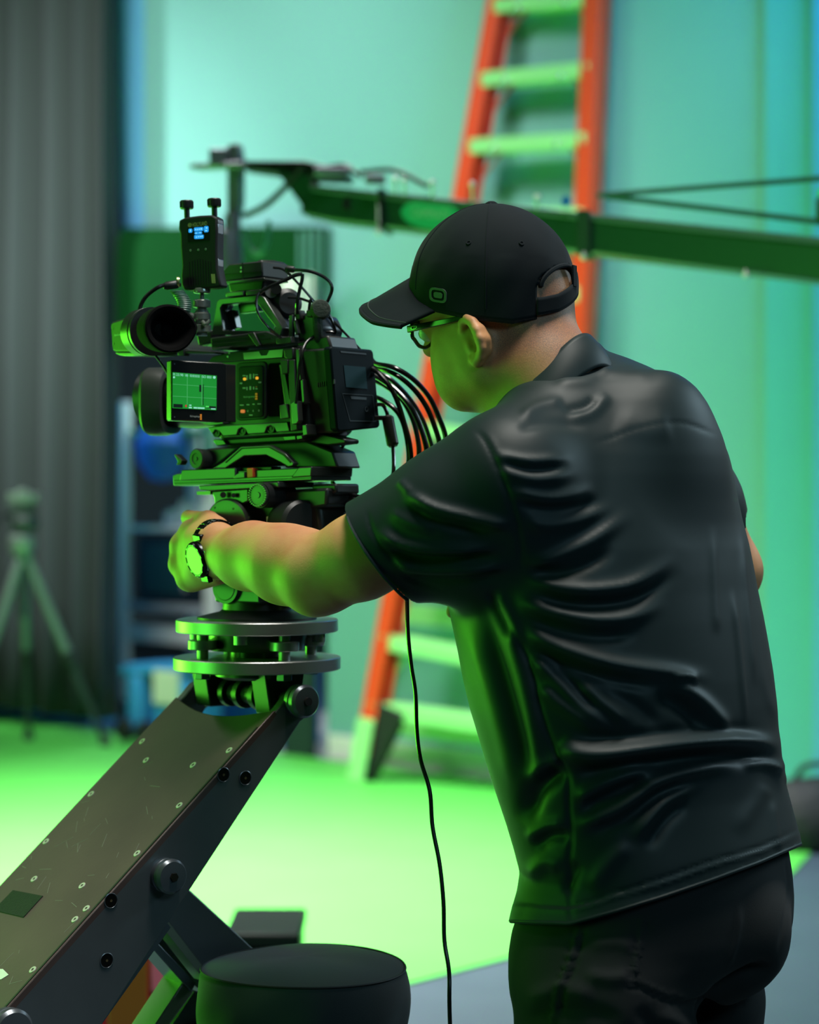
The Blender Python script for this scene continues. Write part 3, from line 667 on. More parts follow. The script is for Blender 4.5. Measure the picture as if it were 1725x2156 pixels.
def head():
    c = Vector((AX.x, AX.y, ZU)); t = thing('fluid_head', 'black and grey fluid camera head on the round steel plates', 'tripod head', c)
    HP = Plane(c+SN*.045, SN)
    def h(px, py, o=0.): return HP.pt(px, py, o)
    def hp(mb, pts, th, o=0.): return mb.prism([h(x, y, o) for x, y in pts], IN*th)
    g = MB(); g.lathe(c, UP, [(0, 0), (0, .079), (.003, .079), (.010, .050), (.013, .046), (.030, .044), (.030, 0)], 64); g.build('base_cone', M_blk, t)
    g = MB(); hp(g, [(450, 1222), (545, 1215), (548, 1272), (452, 1268)], .085); g.build('pan_block', M_grn, t, bevel=.003)
    g = MB(); g.lathe(h(480, 1237, .0), SN, [(-.002, 0), (-.002, .022), (.006, .021), (.006, .017), (.007, .016), (.007, 0)], 32); g.build('pan_drag_dial', M_grn, t)
    # central body
    g = MB(); hp(g, [(470, 1050), (670, 1036), (680, 1118), (640, 1180), (600, 1262), (470, 1262), (455, 1150)], .075, -.012); g.build('head_body', M_blk, t, bevel=.006)
    g = MB(); g.lathe(h(491, 1110, .0), SN, [(-.03, 0), (-.03, .0375), (.012, .0375), (.0145, .035), (.0150, .030), (.0150, 0)], 56); cv = g.build('tilt_cover', M_grn, t)
    for (x, y) in ((453, 1069), (492, 1071), (525, 1090)): g = MB(); g.lathe(h(x, y, .0143), SN, [(0, 0), (0, .0017), (.0012, .0014), (.0012, 0)], 12); g.build('cover_screw', M_blk2, cv)
    g = MB(); hp(g, [(443, 1034), (523, 1028), (523, 1056), (500, 1066), (452, 1070), (450, 1048)], .05, .008); g.build('tilt_bracket', M_grn, t, bevel=.002)
    g = MB(); g.cyl(h(470, 1042, .012), h(470, 1042, .016), .004); g.cyl(h(492, 1043, .010), h(492, 1043, .014), .003); g.build('bracket_bolt', M_blk2, t)
    # toothed rosette and its black barrel
    rc = h(543.5, 1042.5, .028)
    g = MB(); g.lathe(rc, SN, [(-.055, 0), (-.055, .0145), (-.004, .0152), (0, .0150), (.0006, .0125), (.0004, .004), (.0018, .0038), (.0018, 0)], 44); ro = g.build('rosette', M_grn, t)
    g = MB()
    for k in range(28):
        a = 2*math.pi*k/28; _, u, v = frame(SN); q = rc+(u*math.cos(a)+v*math.sin(a))*.0138
        g.bar(q, q+SN*.0022, .0022, .0016)
    g.build('rosette_teeth', mat('tooth_metal', (.16, .18, .15), .4, .5), ro)
    g = MB(); g.cyl(rc-SN*.003, rc-SN*.06, .0165); g.build('barrel', M_blk2, t)
    g = MB(); hp(g, [(560, 1034), (690, 1027), (688, 1066), (640, 1076), (572, 1074)], .055, -.010); g.build('drag_housing', M_blk2, t, bevel=.004)
    g = MB(); g.prism([h(561, 1088, .004), h(571, 1086, .004), h(572, 1117, .004), h(562, 1119, .004)], IN*.001); g.build('tape_label', mat('white_tape', (.7, .72, .68), .6), t)
    g = MB(); g.lathe(h(640, 1105, .0), Vector((.6, -.8, 0)), [(-.04, 0), (-.04, .030), (-.005, .032), (0, .028), (0, 0)], 36); g.build('drag_knob', M_blk2, t)
    g = MB(); hp(g, [(418, 1022), (586, 1014), (588, 1026), (441, 1034), (420, 1032)], .075, .014); g.build('head_platform', M_grn, t, bevel=.0015)
    g = MB(); hp(g, [(414, 1035), (443, 1034), (443, 1041), (415, 1042)], .02, .010); g.build('level_tab', mat('bare_aluminium', (.22, .19, .16), .4, .6), t)
    # grey pan bar going behind the sleeve
    g = MB(); g.tube([h(690, 1035, -.03), P(720, 1048, 2.84), P(760, 1072, 2.80), P(830, 1110, 2.78)], .0105, n=14); g.build('pan_bar', mat('grey_bar', (.16, .16, .17), .3, .6), t)
    g = MB(); hp(g, [(655, 1020), (708, 1018), (709, 1040), (660, 1044)], .05, -.02); g.build('bar_clamp', M_blk2, t, bevel=.003)
    return t
head()

# ---------------- sliding plate with riser
def slide_plate():
    t = thing('sliding_base_plate', 'long dark sliding base plate with arched riser under the camera', 'base plate', S(530, 1020, -.05))
    g = MB(); sp(g, [(363, 1001), (372, 997), (656, 984), (656, 1011), (365, 1023)], .085, .012); pl = g.build('rail', M_grn, t, bevel=.0012)
    for y0, y1 in ((1017, 1005.5), (1011, 1000)):
        g = MB(); sp(g, [(366, y0), (656, y1), (656, y1+1.3), (366, y0+1.3)], .002, .0126); g.build('groove', mat('black_seam', (.004, .004, .004), .7), pl)
    g = MB(); sp(g, [(382, 989), (496, 984), (496, 1001), (500, 1008), (377, 1012)], .09, .016); g.build('front_block', M_grn, t, bevel=.0015)
    g = MB(); sp(g, [(628, 984), (657, 982), (655, 1003), (612, 1006)], .088, .015); g.build('rear_block', M_grn, t, bevel=.0015)
    g = MB(); sp(g, [(497, 985), (572, 982), (572, 1000), (500, 1003)], .02, .006); g.build('lock_bar', M_blk2, t, bevel=.001)
    g = MB(); sp(g, [(519, 986), (532, 985), (533, 1005), (520, 1006)], .012, .017); lab(g.build('release_tab', mat('orange_red_tab', (.75, .10, .02), .45), t, bevel=.001), 'orange release tab')
    g = MB(); g.sphere(S(535, 991, .012), .0028, 12); g.build('red_button', mat('red_button', (.5, .01, .02), .3), t)
    g = MB(); sp(g, [(505, 994), (515, 993), (515, 1006), (492, 1008), (492, 1002)], .008, .018); g.build('catch', M_grn, t, bevel=.0008)
    # riser: arch with bevelled edge
    out = [(447, 986), (470, 972), (507, 940), (568, 937), (600, 955), (619, 975), (616, 981)]
    inn = [(474, 986), (486, 978), (514, 960), (560, 958), (590, 973), (604, 981), (606, 983)]
    g = MB(); g.prism([S(x, y, .016) for x, y in out]+[S(x, y, .016) for x, y in inn[::-1]], IN*.010); ar = g.build('riser_arch', M_grn, t, bevel=.0012)
    o2 = [(474, 973), (508, 943), (567, 940), (598, 957), (613, 973)]; i2 = [(476, 975), (509, 945.5), (566, 942.5), (597, 959.5), (611, 975)]
    g = MB(); g.prism([S(x, y, .0166) for x, y in o2]+[S(x, y, .0166) for x, y in i2[::-1]], IN*.002); g.build('arch_groove', mat('black_seam', (.004, .004, .004), .7), ar)
    g = MB(); sp(g, [(455, 984), (508, 942), (568, 939), (614, 978)], .05, -.012); g.build('riser_core', M_rub, t, bevel=.002)
    g = MB(); sp(g, [(413, 947), (480, 940), (505, 941), (450, 986), (413, 986)], .05, .006); g.build('clamp_block', M_blk2, t, bevel=.003)
    # scale wheel and lever
    wc = S(413, 966, .022)
    g = MB(); g.lathe(wc, (SN*.9+FW*.1), [(-.03, 0), (-.03, .013), (-.001, .0135), (0, .0128), (.0006, .0120), (.0006, .0075), (-.0006, .007), (-.0006, .0028), (.0006, .0024), (.0006, 0)], 44); kw = g.build('clamp_wheel', M_grn, t)
    g = MB(); g.prism([S(366, 957, .02), S(370, 956, .02), S(384, 970, .02), S(380, 979, .02), S(371, 979, .02), S(374, 972, .02)], IN*.012); g.build('lever', M_blk2, t, bevel=.001)
    # wedge behind, cradle under the camera
    g = MB(); sp(g, [(470, 926), (640, 918), (640, 926), (700, 950), (712, 985), (600, 985), (575, 940), (478, 943)], .05, -.022); g.build('cradle', M_blk2, t, bevel=.004)
    g = MB(); g.lathe(P(703, 967, 2.86), Vector((.35, -.94, 0)), [(-.012, .015), (-.012, .0155), (-.008, .016), (.008, .016), (.010, .015), (.008, .0115), (-.010, .0115), (-.012, .015)], 36); g.build('hand_wheel', M_blk, t)
    g = MB(); g.cyl(P(703, 967, 2.865), P(706, 966, 2.85), .004); g.bar(P(700, 976, 2.86), P(706, 958, 2.86), .004, .004); g.build('wheel_spoke', M_steel, t)
    return t
slide_plate()

# ---------------- the cinema camera
def cinema_camera():
    t = thing('cinema_camera', 'black cinema camera with a flip-out screen lit green on its left side', 'camera', S(545, 925, -.05))
    seam = mat('black_seam', (.004, .004, .004), .7)
    g = MB(); sp(g, [(462, 752), (612, 728), (640, 727), (652, 905), (640, 917), (470, 927), (446, 905)], .095, 0.); g.build('camera_body', M_blk, t, bevel=.004)
    g = MB(); sp(g, [(436, 763), (448, 750), (490, 740), (612, 730), (613, 751), (560, 756), (483, 762), (440, 764)], .098, .006); tp = g.build('top_panel', M_satin, t, bevel=.002)
    g = MB(); sp(g, [(512, 743), (545, 740), (550, 749), (562, 748), (567, 738), (596, 735.5), (594, 752), (514, 757)], .002, .0072); g.build('bevel_strip', mat('grey_strip', (.26, .27, .23), .3, .5), tp)
    for x, y in ((483, 743), (480, 751)): g = MB(); g.lathe(S(x, y, .006), SN, [(0, 0), (0, .0016), (.0009, .0013), (.0009, 0)], 12); g.build('panel_screw', M_steel, tp)
    g = MB(); sp(g, [(596, 734), (617, 731), (618, 757), (607, 759), (598, 753)], .02, .010); g.build('corner_guard', M_blk2, t, bevel=.002)
    # side control panel
    pp = rrect(497, 764, 560, 886, 9)
    g = MB(); g.prism([S(x, y-(x-497)*.06, .0025) for x, y in pp], IN*.006); fr = g.build('panel_frame', M_satin, t, bevel=.001)
    pp = rrect(502, 772, 554, 881, 6)
    g = MB(); g.prism([S(x, y-(x-502)*.06, .0040) for x, y in pp], IN*.004); cp = g.build('control_panel', mat('black_gloss_panel', (.008, .010, .009), .5, spec=.15), t, bevel=.001)
    def btn(x, y, m, w=3.0, h=3.0, nm='button', o=.0046):
        g = MB(); pp = rrect(x-w, y-h, x+w, y+h, min(w, h)*.7, 3); g.prism([S(a, b, o) for a, b in pp], IN*.0008); return g.build(nm, m, cp)
    lit = mat('lit_amber_button', (.9, .3, .02), .4, emit=(1, .33, .03), estr=.7); red = mat('lit_red_button', (.7, .05, .04), .4, emit=(1, .10, .06), estr=.45); gp = mat('dim_print', (.26, .30, .26), .5)
    btn(515, 798, lit); btn(541, 796, lit)
    for (x, y, w, h) in ((514, 791, 3, 1.3), (540, 789, 3, 1.3), (520, 795, 1.3, 5), (527, 793, 2, 5.5), (534, 792, 1.3, 5), (507.5, 807, 2.6, 1.6), (547, 805, 3, 1.6), (514, 817, 3, 1.5), (520, 818, 1.2, 3.5), (527, 817, 1.8, 4), (534, 817, 1.3, 3), (540, 818.5, 2.4, 1.3), (509, 853, 4, 1.2), (522, 852, 3, 1.2), (534, 851, 2.6, 1.2), (545.5, 850.5, 3.6, 1.3), (528, 874, 3.6, 1.3)): btn(x, y, gp, w, h, 'print_mark')
    btn(540, 814.5, mat('red_mark', (.35, .02, .02), .5), 1.8, 1.4, 'red_mark')
    btn(511, 866, red, 4.6, 3.6, 'record_button')
    for x, y in ((522.5, 865.5), (534, 865), (546, 864.5)):
        g = MB(); g.lathe(S(x, y, .0044), SN, [(0, .0007), (.0006, .0013), (.0006, .0008), (0, .0007)], 12); g.build('ring_button', gp, cp)
    g = MB(); text_on(g, 'Blackmagicdesign', [(513, 834), (537, 832.5), (537, 837.5), (513, 839)], SPL, .0050); g.build('panel_lettering', gp, cp)
    for k in range(3): btn(539.5, 829.5+5*k, mat('amber_mark', (.45, .16, .02), .5, emit=(1, .3, .02), estr=.15), 2.2, 2.0, 'maker_square', .0050)  # amber squares are print with a faint glow put in
    # battery-side card slot recess
    g = MB(); pp = rrect(565, 765, 594, 878, 5); g.prism([S(x, y-(x-565)*.06, .0015) for x, y in pp], IN*.003); g.build('slot_door', M_rub, t)
    # green lit lower cage rail with cut-outs
    g = MB(); sp(g, [(437, 900), (470, 896), (605, 888), (610, 908), (582, 910), (578, 900), (570, 896), (562, 899), (557, 912), (522, 914), (517, 904), (509, 900), (502, 904), (498, 916), (470, 918), (463, 908), (453, 905), (447, 914)], .012, .009); ra = g.build('cage_rail', M_grn, t, bevel=.001)
    for x, y in ((455, 911), (510, 907), (570, 902)):
        g = MB(); g.lathe(S(x, y, .006), SN, [(-.004, 0), (-.004, .006), (0, .006), (0, .0045), (-.001, .004), (-.001, .002), (0, .002), (0, 0)], 20); g.build('rail_bolt', M_blk2, ra)
    g = MB(); sp(g, [(437, 882), (470, 888), (470, 893), (440, 897), (420, 889)], .03, .012); g.build('hinge_foot', M_grn, t, bevel=.001)
    g = MB(); sp(g, [(452, 924), (470, 926), (477, 936), (456, 939), (448, 928)], .02, .002); g.build('rod_clamp', M_grn, t, bevel=.001)
    for q in ([(596, 919), (622, 917), (623, 926), (599, 928)], [(624, 917), (636, 916), (637, 924), (625, 926)]):
        g = MB(); sp(g, q, .02, .006); g.build('cage_tab', M_grn, t, bevel=.0008)
    g = MB(); sp(g, [(455, 916), (610, 908), (640, 908), (642, 930), (478, 938)], .09, -.004); g.build('base_block', M_blk2, t, bevel=.003)
    # right-hand cage bits
    for q, o, m in (([(587, 768), (597, 766), (613, 853), (600, 855), (592, 800)], .008, M_grn), ([(590, 758), (606, 757), (606, 786), (592, 788)], .014, M_blk2), ([(588, 853), (603, 850), (609, 880), (590, 882)], .012, M_grn), ([(622, 735), (630, 734), (634, 800), (626, 802)], .010, M_grn), ([(632, 800), (638, 798), (642, 850), (636, 852)], .008, M_grn), ([(606, 757), (620, 757), (626, 905), (612, 908)], .012, M_blk2), ([(636, 895), (645, 893), (648, 915), (638, 918)], .012, M_grn)):
        g = MB(); sp(g, q, .02, o); g.build('cage_arm', m, t, bevel=.001)
    # lens and matte box behind the screen
    LC = S(352, 842, -.045)
    g = MB(); L0 = S(440, 836, -.048); g.lathe(L0, FW, [(-.02, 0), (-.02, .040), (.02, .042), (.05, .040), (.10, .043), (.10, 0)], 48); g.build('lens_barrel', M_blk, t)
    g = MB(); fw2 = (FW+SN*.35).normalized(); _, u, v = frame(fw2)
    def lh(i, j):
        a = 2*math.pi*i; prof = [(0, .034), (0, .043), (.012, .046), (.026, .046), (.030, .043), (.030, .037), (.018, .036), (.010, .028), (.006, .0)]
        h_, r_ = prof[int(round(j*8))]; c_ = abs(math.cos(a)); s_ = abs(math.sin(a)); k = 1/((c_**3.2+s_**3.2)**(1/3.2))
        return S(344, 846, -.022)+fw2*(h_-.012)+(u*math.cos(a)+v*math.sin(a))*(r_*k)
    g.grid(lh, 64, 9, True); lab(g.build('lens_hood', M_satin, t, fixn=True), 'rounded lens hood')
    # top handle
    o_ = [(445, 704), (457, 634), (463, 629), (548, 621), (556, 626), (596, 690), (592, 707)]
    i_ = [(470, 696), (463, 650), (468, 641), (534, 634), (541, 638), (580, 688), (574, 697)]
    g = MB(); g.ring([S(x, y, .004) for x, y in o_], [S(x, y, .004) for x, y in i_], IN*.016); hd = g.build('top_handle', M_grn, t, bevel=.0015, fixn=True)
    g = MB(); g.ring([S(x+12, y+1, -.014) for x, y in o_], [S(x+12, y+1, -.014) for x, y in i_], IN*.014); g.build('handle_grip', mat('blue_black_grip', (.02, .024, .034), .3), hd, bevel=.0015, fixn=True)
    g = MB(); sp(g, [(476, 655), (490, 652), (498, 690), (480, 694), (472, 672)], .012, -.012); sp(g, [(500, 640), (535, 637), (548, 655), (505, 660)], .01, -.02); g.build('handle_trigger', M_grn, hd, bevel=.001)
    g = MB(); sp(g, [(443, 711), (560, 697), (597, 711), (597, 721), (470, 733), (445, 733)], .07, .010); hb = g.build('handle_base', M_satin, t, bevel=.0015)
    for q in ([(446, 715), (556, 703), (558, 705), (446, 718)], [(446, 723), (570, 711), (572, 713), (446, 726)]):
        g = MB(); sp(g, q, .002, .0108); g.build('base_groove', seam, hb)
    g = MB(); sp(g, [(444, 733), (488, 729), (480, 735), (446, 737)], .04, .014); g.build('rosette_tab', M_grn, hb, bevel=.001)
    g = MB(); sp(g, [(386, 738), (396, 736), (454, 741), (452, 745), (388, 744)], .02, .012); g.build('viewfinder_rail', M_grn, t, bevel=.001)
    g = MB(); sp(g, [(374, 734), (387, 733), (387, 749), (374, 749)], .012, .014); g.build('rail_stop', M_blk2, t, bevel=.001)
    g = MB(); sp(g, [(412, 700), (446, 694), (446, 722), (418, 728)], .03, .002); g.build('viewfinder_clamp', M_blk2, t, bevel=.002)
    g = MB(); sp(g, [(520, 701), (534, 699), (548, 727), (540, 730)], .006, .013); g.build('cable_tie', M_blk2, t, bevel=.001)
    g = MB(); sp(g, [(580, 712), (612, 708), (614, 722), (582, 725)], .03, .011); g.build('rear_foot', M_grn, t, bevel=.001)
    # cold-shoe plate on top of the handle
    g = MB(); sp(g, [(474, 616), (512, 612), (513, 622), (476, 626)], .04, .006); g.build('shoe_block', M_grn, t, bevel=.001)
    g = MB(); sp(g, [(517, 612), (548, 609), (546, 620), (518, 622)], .04, .006); g.build('shoe_block', M_grn, t, bevel=.001)
    g = MB(); sp(g, [(480, 594), (556, 588), (552, 612), (484, 616)], .03, -.004); g.build('shoe_plate', M_blk2, t, bevel=.002)
    for k in range(3): g = MB(); g.lathe(S(562+10*k, 615-6*k+6, -.01), (FW*-.6+SN*.8), [(-.01, 0), (-.01, .009-.001*k), (.006, .009-.001*k), (.006, 0)], 20); g.build('thumb_screw', M_blk if k != 1 else M_steel, t)
    g = MB(); g.lathe(S(600, 640, -.03), (-FW*.85+SN*.5), [(-.02, 0), (-.02, .020), (.01, .020), (.016, .014), (.016, 0)], 24); g.build('motor', M_blk2, t)
    # flip-out screen
    MN = Vector((.40, -.9165, 0)); MP = Plane(P(412, 826, 2.765), MN)
    def mq(x, y, o=0.): return MP.pt(x, y, o)
    bz = [(361, 758.5), (468, 764.5), (477, 768), (477, 886), (466, 888.5), (360.5, 884.5)]
    g = MB(); g.prism([mq(x, y) for x, y in bz], -MN*.006); sc = g.build('flip_screen', mat('black_gloss_bezel', (.008, .009, .009), .22), t, bevel=.001)
    sh = [(359.5, 757.5), (468, 763.5), (478, 767), (478, 887), (466, 889.5), (359, 885.5)]
    g = MB(); g.prism([mq(x, y, -.004) for x, y in sh], -MN*.018); g.build('screen_shell', M_grn, sc, bevel=.002)
    for x in (343.5, 352.5):
        g = MB(); q = MP.pt(360, 824, -.012 if x > 350 else -.018); g.box(q+Vector((-.0012, -.0005, 0)), MN*.0025, Vector((.001, .0004, 0)), (0, 0, .012)); g.build('shell_slot', M_rub, sc)
    Q4 = [(363.8, 783.5), (456.5, 791.0), (455.8, 863.8), (363.4, 859.2)]
    g = MB(); g.prism([mq(x, y, .0006) for x, y in Q4], -MN*.0008); g.build('screen_picture', mat('screen_green', (.0, .05, .01), .3, emit=(.012, .30, .03), estr=.8), sc)
    E = lambda c, s, n: mat(n, tuple(.3*v for v in c), .5, emit=c, estr=s)
    wh = E((.30, .80, .62), .8, 'screen_white'); gl = E((.06, .42, .12), .8, 'screen_grid'); dk = mat('screen_dark', (.004, .02, .01), .4); rd = E((.7, .02, .03), .7, 'screen_red'); br = E((.08, .8, .12), .8, 'screen_bright')
    g = MB()
    for u in (1/3, 2/3): g.prism([mq(*bil(Q4, u-.006, .12), .0010), mq(*bil(Q4, u+.006, .12), .0010), mq(*bil(Q4, u+.006, .9), .0010), mq(*bil(Q4, u-.006, .9), .0010)], -MN*.0003)
    for v in (1/3, 2/3): g.prism([mq(*bil(Q4, 0, v-.007), .0010), mq(*bil(Q4, 1, v-.007), .0010), mq(*bil(Q4, 1, v+.007), .0010), mq(*bil(Q4, 0, v+.007), .0010)], -MN*.0003)
    g.build('grid_lines', gl, sc)
    g = MB()
    def sq(u0, u1, v0, v1, m_=g, o=.0013): m_.prism([mq(*bil(Q4, a, b), o) for a, b in ((u0, v1), (u1, v1), (u1, v0), (u0, v0))], -MN*.0002)
    for tx, u0, u1 in (('FPS', .01, .06), ('23.98', .08, .24), ('180', .28, .35), ('00:00:00:00', .39, .61), ('ISO 800', .66, .88)):
        text_on(g, tx, [bil(Q4, u0, .975), bil(Q4, u1, .975), bil(Q4, u1, .905), bil(Q4, u0, .905)], MP, .0013)
    for u, v, r in ((.945, .945, 3.2), (.03, .86, 2.4)):
        x, y = bil(Q4, u, v); g.lathe(mq(x, y, .0012), MN, [(0, 0), (0, r*.00055), (.0002, r*.00055), (.0002, 0)], 16)
    for u0, u1, v0, v1 in ((.37, .44, .02, .06), (.38, .43, .09, .12), (.48, .56, .02, .06), (.57, .73, .02, .06), (.88, .98, .02, .05)): sq(u0, u1, v0, v1)
    g.build('screen_readout', wh, sc)
    g = MB(); sq(.02, .23, .02, .12, g); sq(.76, .99, .05, .11, g); sq(.607, .653, .50, .70, g); sq(.69, .706, .12, .72, g, .0012); g.build('screen_dark_blocks', dk, sc)  # dark blocks of the screen picture
    g = MB(); sq(.29, .325, .05, .11, g); g.build('screen_mark', rd, sc)
    g = MB(); sq(.76, .83, .07, .11, g, .0015); g.build('screen_bar', br, sc)
    g = MB(); text_on(g, 'Blackmagicdesign', [(400.5, 874.0), (421, 875.0), (421, 880.0), (400.5, 879.0)], MP, .0012); g.build('screen_lettering', M_txt, sc)
    g = MB()
    for k in range(3): quad_on(g, [(421.5, 872+4.2*k), (425, 872.2+4.2*k), (425, 875.6+4.2*k), (421.5, 875.4+4.2*k)], MP, .0012)
    g.build('maker_squares', M_or2, sc)
    for x, y in ((367.5, 766), (367.5, 878)): g = MB(); g.lathe(mq(x, y), MN, [(0, 0), (.0004, .001), (.0004, 0)], 10); g.build('bezel_screw', M_gun, sc)
    g = MB(); g.prism([mq(470, 766, -.002), mq(497, 768, -.030), mq(497, 889, -.030), mq(470, 888, -.002)], -MN*.006); g.build('screen_hinge', M_blk2, t, bevel=.001)
    # viewfinder with a big rubber eyecup
    ev = Vector((.50, -.866, -.02)).normalized()
    EP = Plane(P(262, 705, 2.85), Vector((-.85, -.53, 0)))
    vb = [(236, 677), (240, 674), (297, 657), (310, 660), (317, 735), (306, 741), (243, 741), (234, 733)]
    ec = P(350, 692, 2.735)
    al, u, v = frame(ev); u = u if u.z > -.5 and abs(u.z) < .5 else u
    side = Vector((ev.y, -ev.x, 0)).normalized(); side = side if side.x > 0 else -side
    def vf(q): return [EP.pt(x, y) for x, y in q]
    g = MB(); g.prism(vf([(232, 684), (236, 677), (297, 657), (312, 655), (320, 735), (308, 742), (243, 742), (236, 738)]), Vector((.85, .53, 0))*.045); vfo = g.build('viewfinder_body', M_satin, t, bevel=.003)
    g = MB(); g.prism([EP.pt(x, y, .0005) for x, y in [(240, 742), (308, 742), (308, 748), (262, 750), (250, 748)]], Vector((.85, .53, 0))*.045); g.build('viewfinder_base', mat('bright_green_grey', (.14, .16, .14), .3, .3), vfo, bevel=.001)
    for x, y in ((237, 692), (274, 683), (239, 725), (277, 716)): g = MB(); g.lathe(EP.pt(x, y, .0), EP.n, [(0, .001), (.0005, .0022), (.0003, .0), ], 14); g.build('body_screw', M_blk2, vfo)
    g = MB(); text_on(g, 'Blackmagic', [(241, 704), (257, 701), (257, 706.5), (241, 709.5)], EP, .0006); g.build('side_lettering', M_txt, vfo)
    g = MB()
    for k in range(3): quad_on(g, [(268.3, 695+4*k), (271.3, 694.4+4*k), (271.3, 697.4+4*k), (268.3, 698+4*k)], EP, .0006)
    g.build('maker_squares', mat('amber_mark', (.45, .16, .02), .5, emit=(1, .3, .02), estr=.15), vfo)
    g = MB(); c0 = P(312, 699, 2.785); g.lathe(c0, ev, [(-.02, 0), (-.02, .030), (.004, .031), (.006, .029), (.008, .031), (.014, .031), (.014, 0)], 40, 1.0, 1.0); g.build('eyepiece_ring', M_blk, vfo)
    g = MB()
    def cup(i, j):
        a = 2*math.pi*i
        prof = [(-.022, .029), (-.010, .031), (.000, .032), (.010, .033), (.0135, .0325), (.0145, .030), (.012, .025), (.004, .0205), (-.006, .0165), (-.014, .013), (-.018, 0)]
        x = j*10; k = min(int(x), 9); f = x-k; h_ = prof[k][0]*(1-f)+prof[k+1][0]*f; r_ = prof[k][1]*(1-f)+prof[k+1][1]*f
        sx = math.cos(a); sz = math.sin(a)
        k2 = 1+.10*max(0, sx)*max(0, .6-abs(sz-.1))/.6
        return P(348, 693, 2.742)+ev*(h_+.004*max(0, sx))+side*(r_*1.02*sx*k2)+Vector((0, 0, 1))*(r_*.93*sz)+side*(.0+.0)
    g.grid(cup, 72, 31, True); g.build('eyecup', M_rub, t, fixn=True)
    g = MB(); g.lathe(P(340, 694, 2.757), ev, [(0, 0), (.001, .006), (0, .0105), (-.002, .011)], 28); g.build('eyepiece_glass', mat('eyepiece_glass', (.01, .01, .01), .08), t)
    # rear connector block
    g = MB(); sp(g, [(620, 672), (641, 657), (664, 664), (676, 690), (668, 722), (628, 722)], .05, -.006); g.build('connector_block', mat('blue_black_block', (.014, .018, .022), .35), t, bevel=.004)
    for q in ([(618, 655), (631, 652), (633, 672), (622, 675)], [(644, 653), (655, 652), (657, 668), (645, 668)]):
        g = MB(); sp(g, q, .012, .0); g.build('connector_plug', M_blk2, t, bevel=.0015)
    for q in ([(608, 664), (616, 662), (616, 715), (608, 716)], [(617, 676), (622, 673), (628, 702), (622, 706)]):
        g = MB(); sp(g, q, .006, .004); g.build('cable_strap', M_grn, t, bevel=.001)
    g = MB(); sp(g, [(622, 720), (690, 705), (700, 738), (640, 748)], .06, -.004); g.build('battery_mount', M_blk2, t, bevel=.003)
    g = MB(); sp(g, [(612, 735), (645, 742), (655, 918), (618, 915)], .08, -.004); g.build('rear_panel', M_blk2, t, bevel=.003)
    g = MB(); sp(g, [(640, 905), (700, 918), (728, 925), (727, 934), (690, 938), (640, 930)], .03, -.02); g.build('lower_bracket', M_blk2, t, bevel=.002)
    return t
cam_t = cinema_camera()

# ---------------- battery on the back
def battery():
    RN = -FW; o = S(706, 820, .0); RPl = Plane(o, RN)
    def r(x, y, f=0.): return RPl.pt(x, y, f)
    t = thing('camera_battery', 'black block battery with a dim blue window on the back of the camera', 'battery', r(750, 915))
    L = (r(706, 820)-S(642, 820)).length
    face = [(704, 731), (782, 738), (785, 741), (799, 894), (796, 899), (722, 905), (714, 898), (703, 745)]
    rim = [(696, 733), (700, 729), (783, 736), (787, 741), (801, 896), (797, 901), (716, 909), (710, 905)]
    g = MB(); g.prism([r(x, y, -.002) for x, y in [(697, 733), (783, 739), (798, 898), (714, 912)]], -RN*(L*.97)); g.build('battery_shell', M_satin, t, bevel=.003)
    g = MB(); g.prism([r(x, y, .0) for x, y in rim], -RN*.012); bf = g.build('battery_face', mat('black_gloss_face', (.004, .009, .012), .5, spec=.08), t, bevel=.003)
    g = MB(); g.prism([r(x, y, .0007) for x, y in [(724, 769), (770, 773), (774, 819), (729, 815)]], -RN*.001); g.build('charge_window', mat('dim_blue_window', (.02, .055, .07), .25), bf)
    g = MB(); g.prism([r(x, y, .0006) for x, y in [(717, 739), (771, 744), (772, 747), (718, 742)]], -RN*.001); g.build('latch_line', mat('grey_blue_line', (.06, .075, .09), .4), bf)
    g = MB(); g.ring([r(x, y, .0005) for x, y in [(721, 828), (786, 832), (792, 888), (737, 887)]], [r(x, y, .0005) for x, y in [(722, 829.5), (785, 833), (790.5, 886.5), (738, 885)]], -RN*.0008); g.build('label_edge', mat('dim_label', (.03, .045, .055), .5), bf, fixn=True)
    g = MB(); g.lathe(r(772, 861, .0005), RN, [(0, .0028), (.0002, .0034), (.0004, .0034), (.0002, .0026), (0, .0028)], 20); g.prism([r(x, y, .0006) for x, y in [(739, 834), (772, 837), (772, 842), (740, 840)]], -RN*.0006); g.build('label_marks', mat('dim_label', (.03, .045, .055), .5), bf)
    # ribs on the side
    g = MB()
    for k in range(9):
        x = 668+4.2*k; g.prism([S(x, 806-k*.9, .0032), S(x+1.6, 805.6-k*.9, .0032), S(x+1.9, 815-k*.9, .0032), S(x+.3, 815.4-k*.9, .0032)], IN*.003)
    g.build('side_ribs', M_satin, t)
    return t
battery()

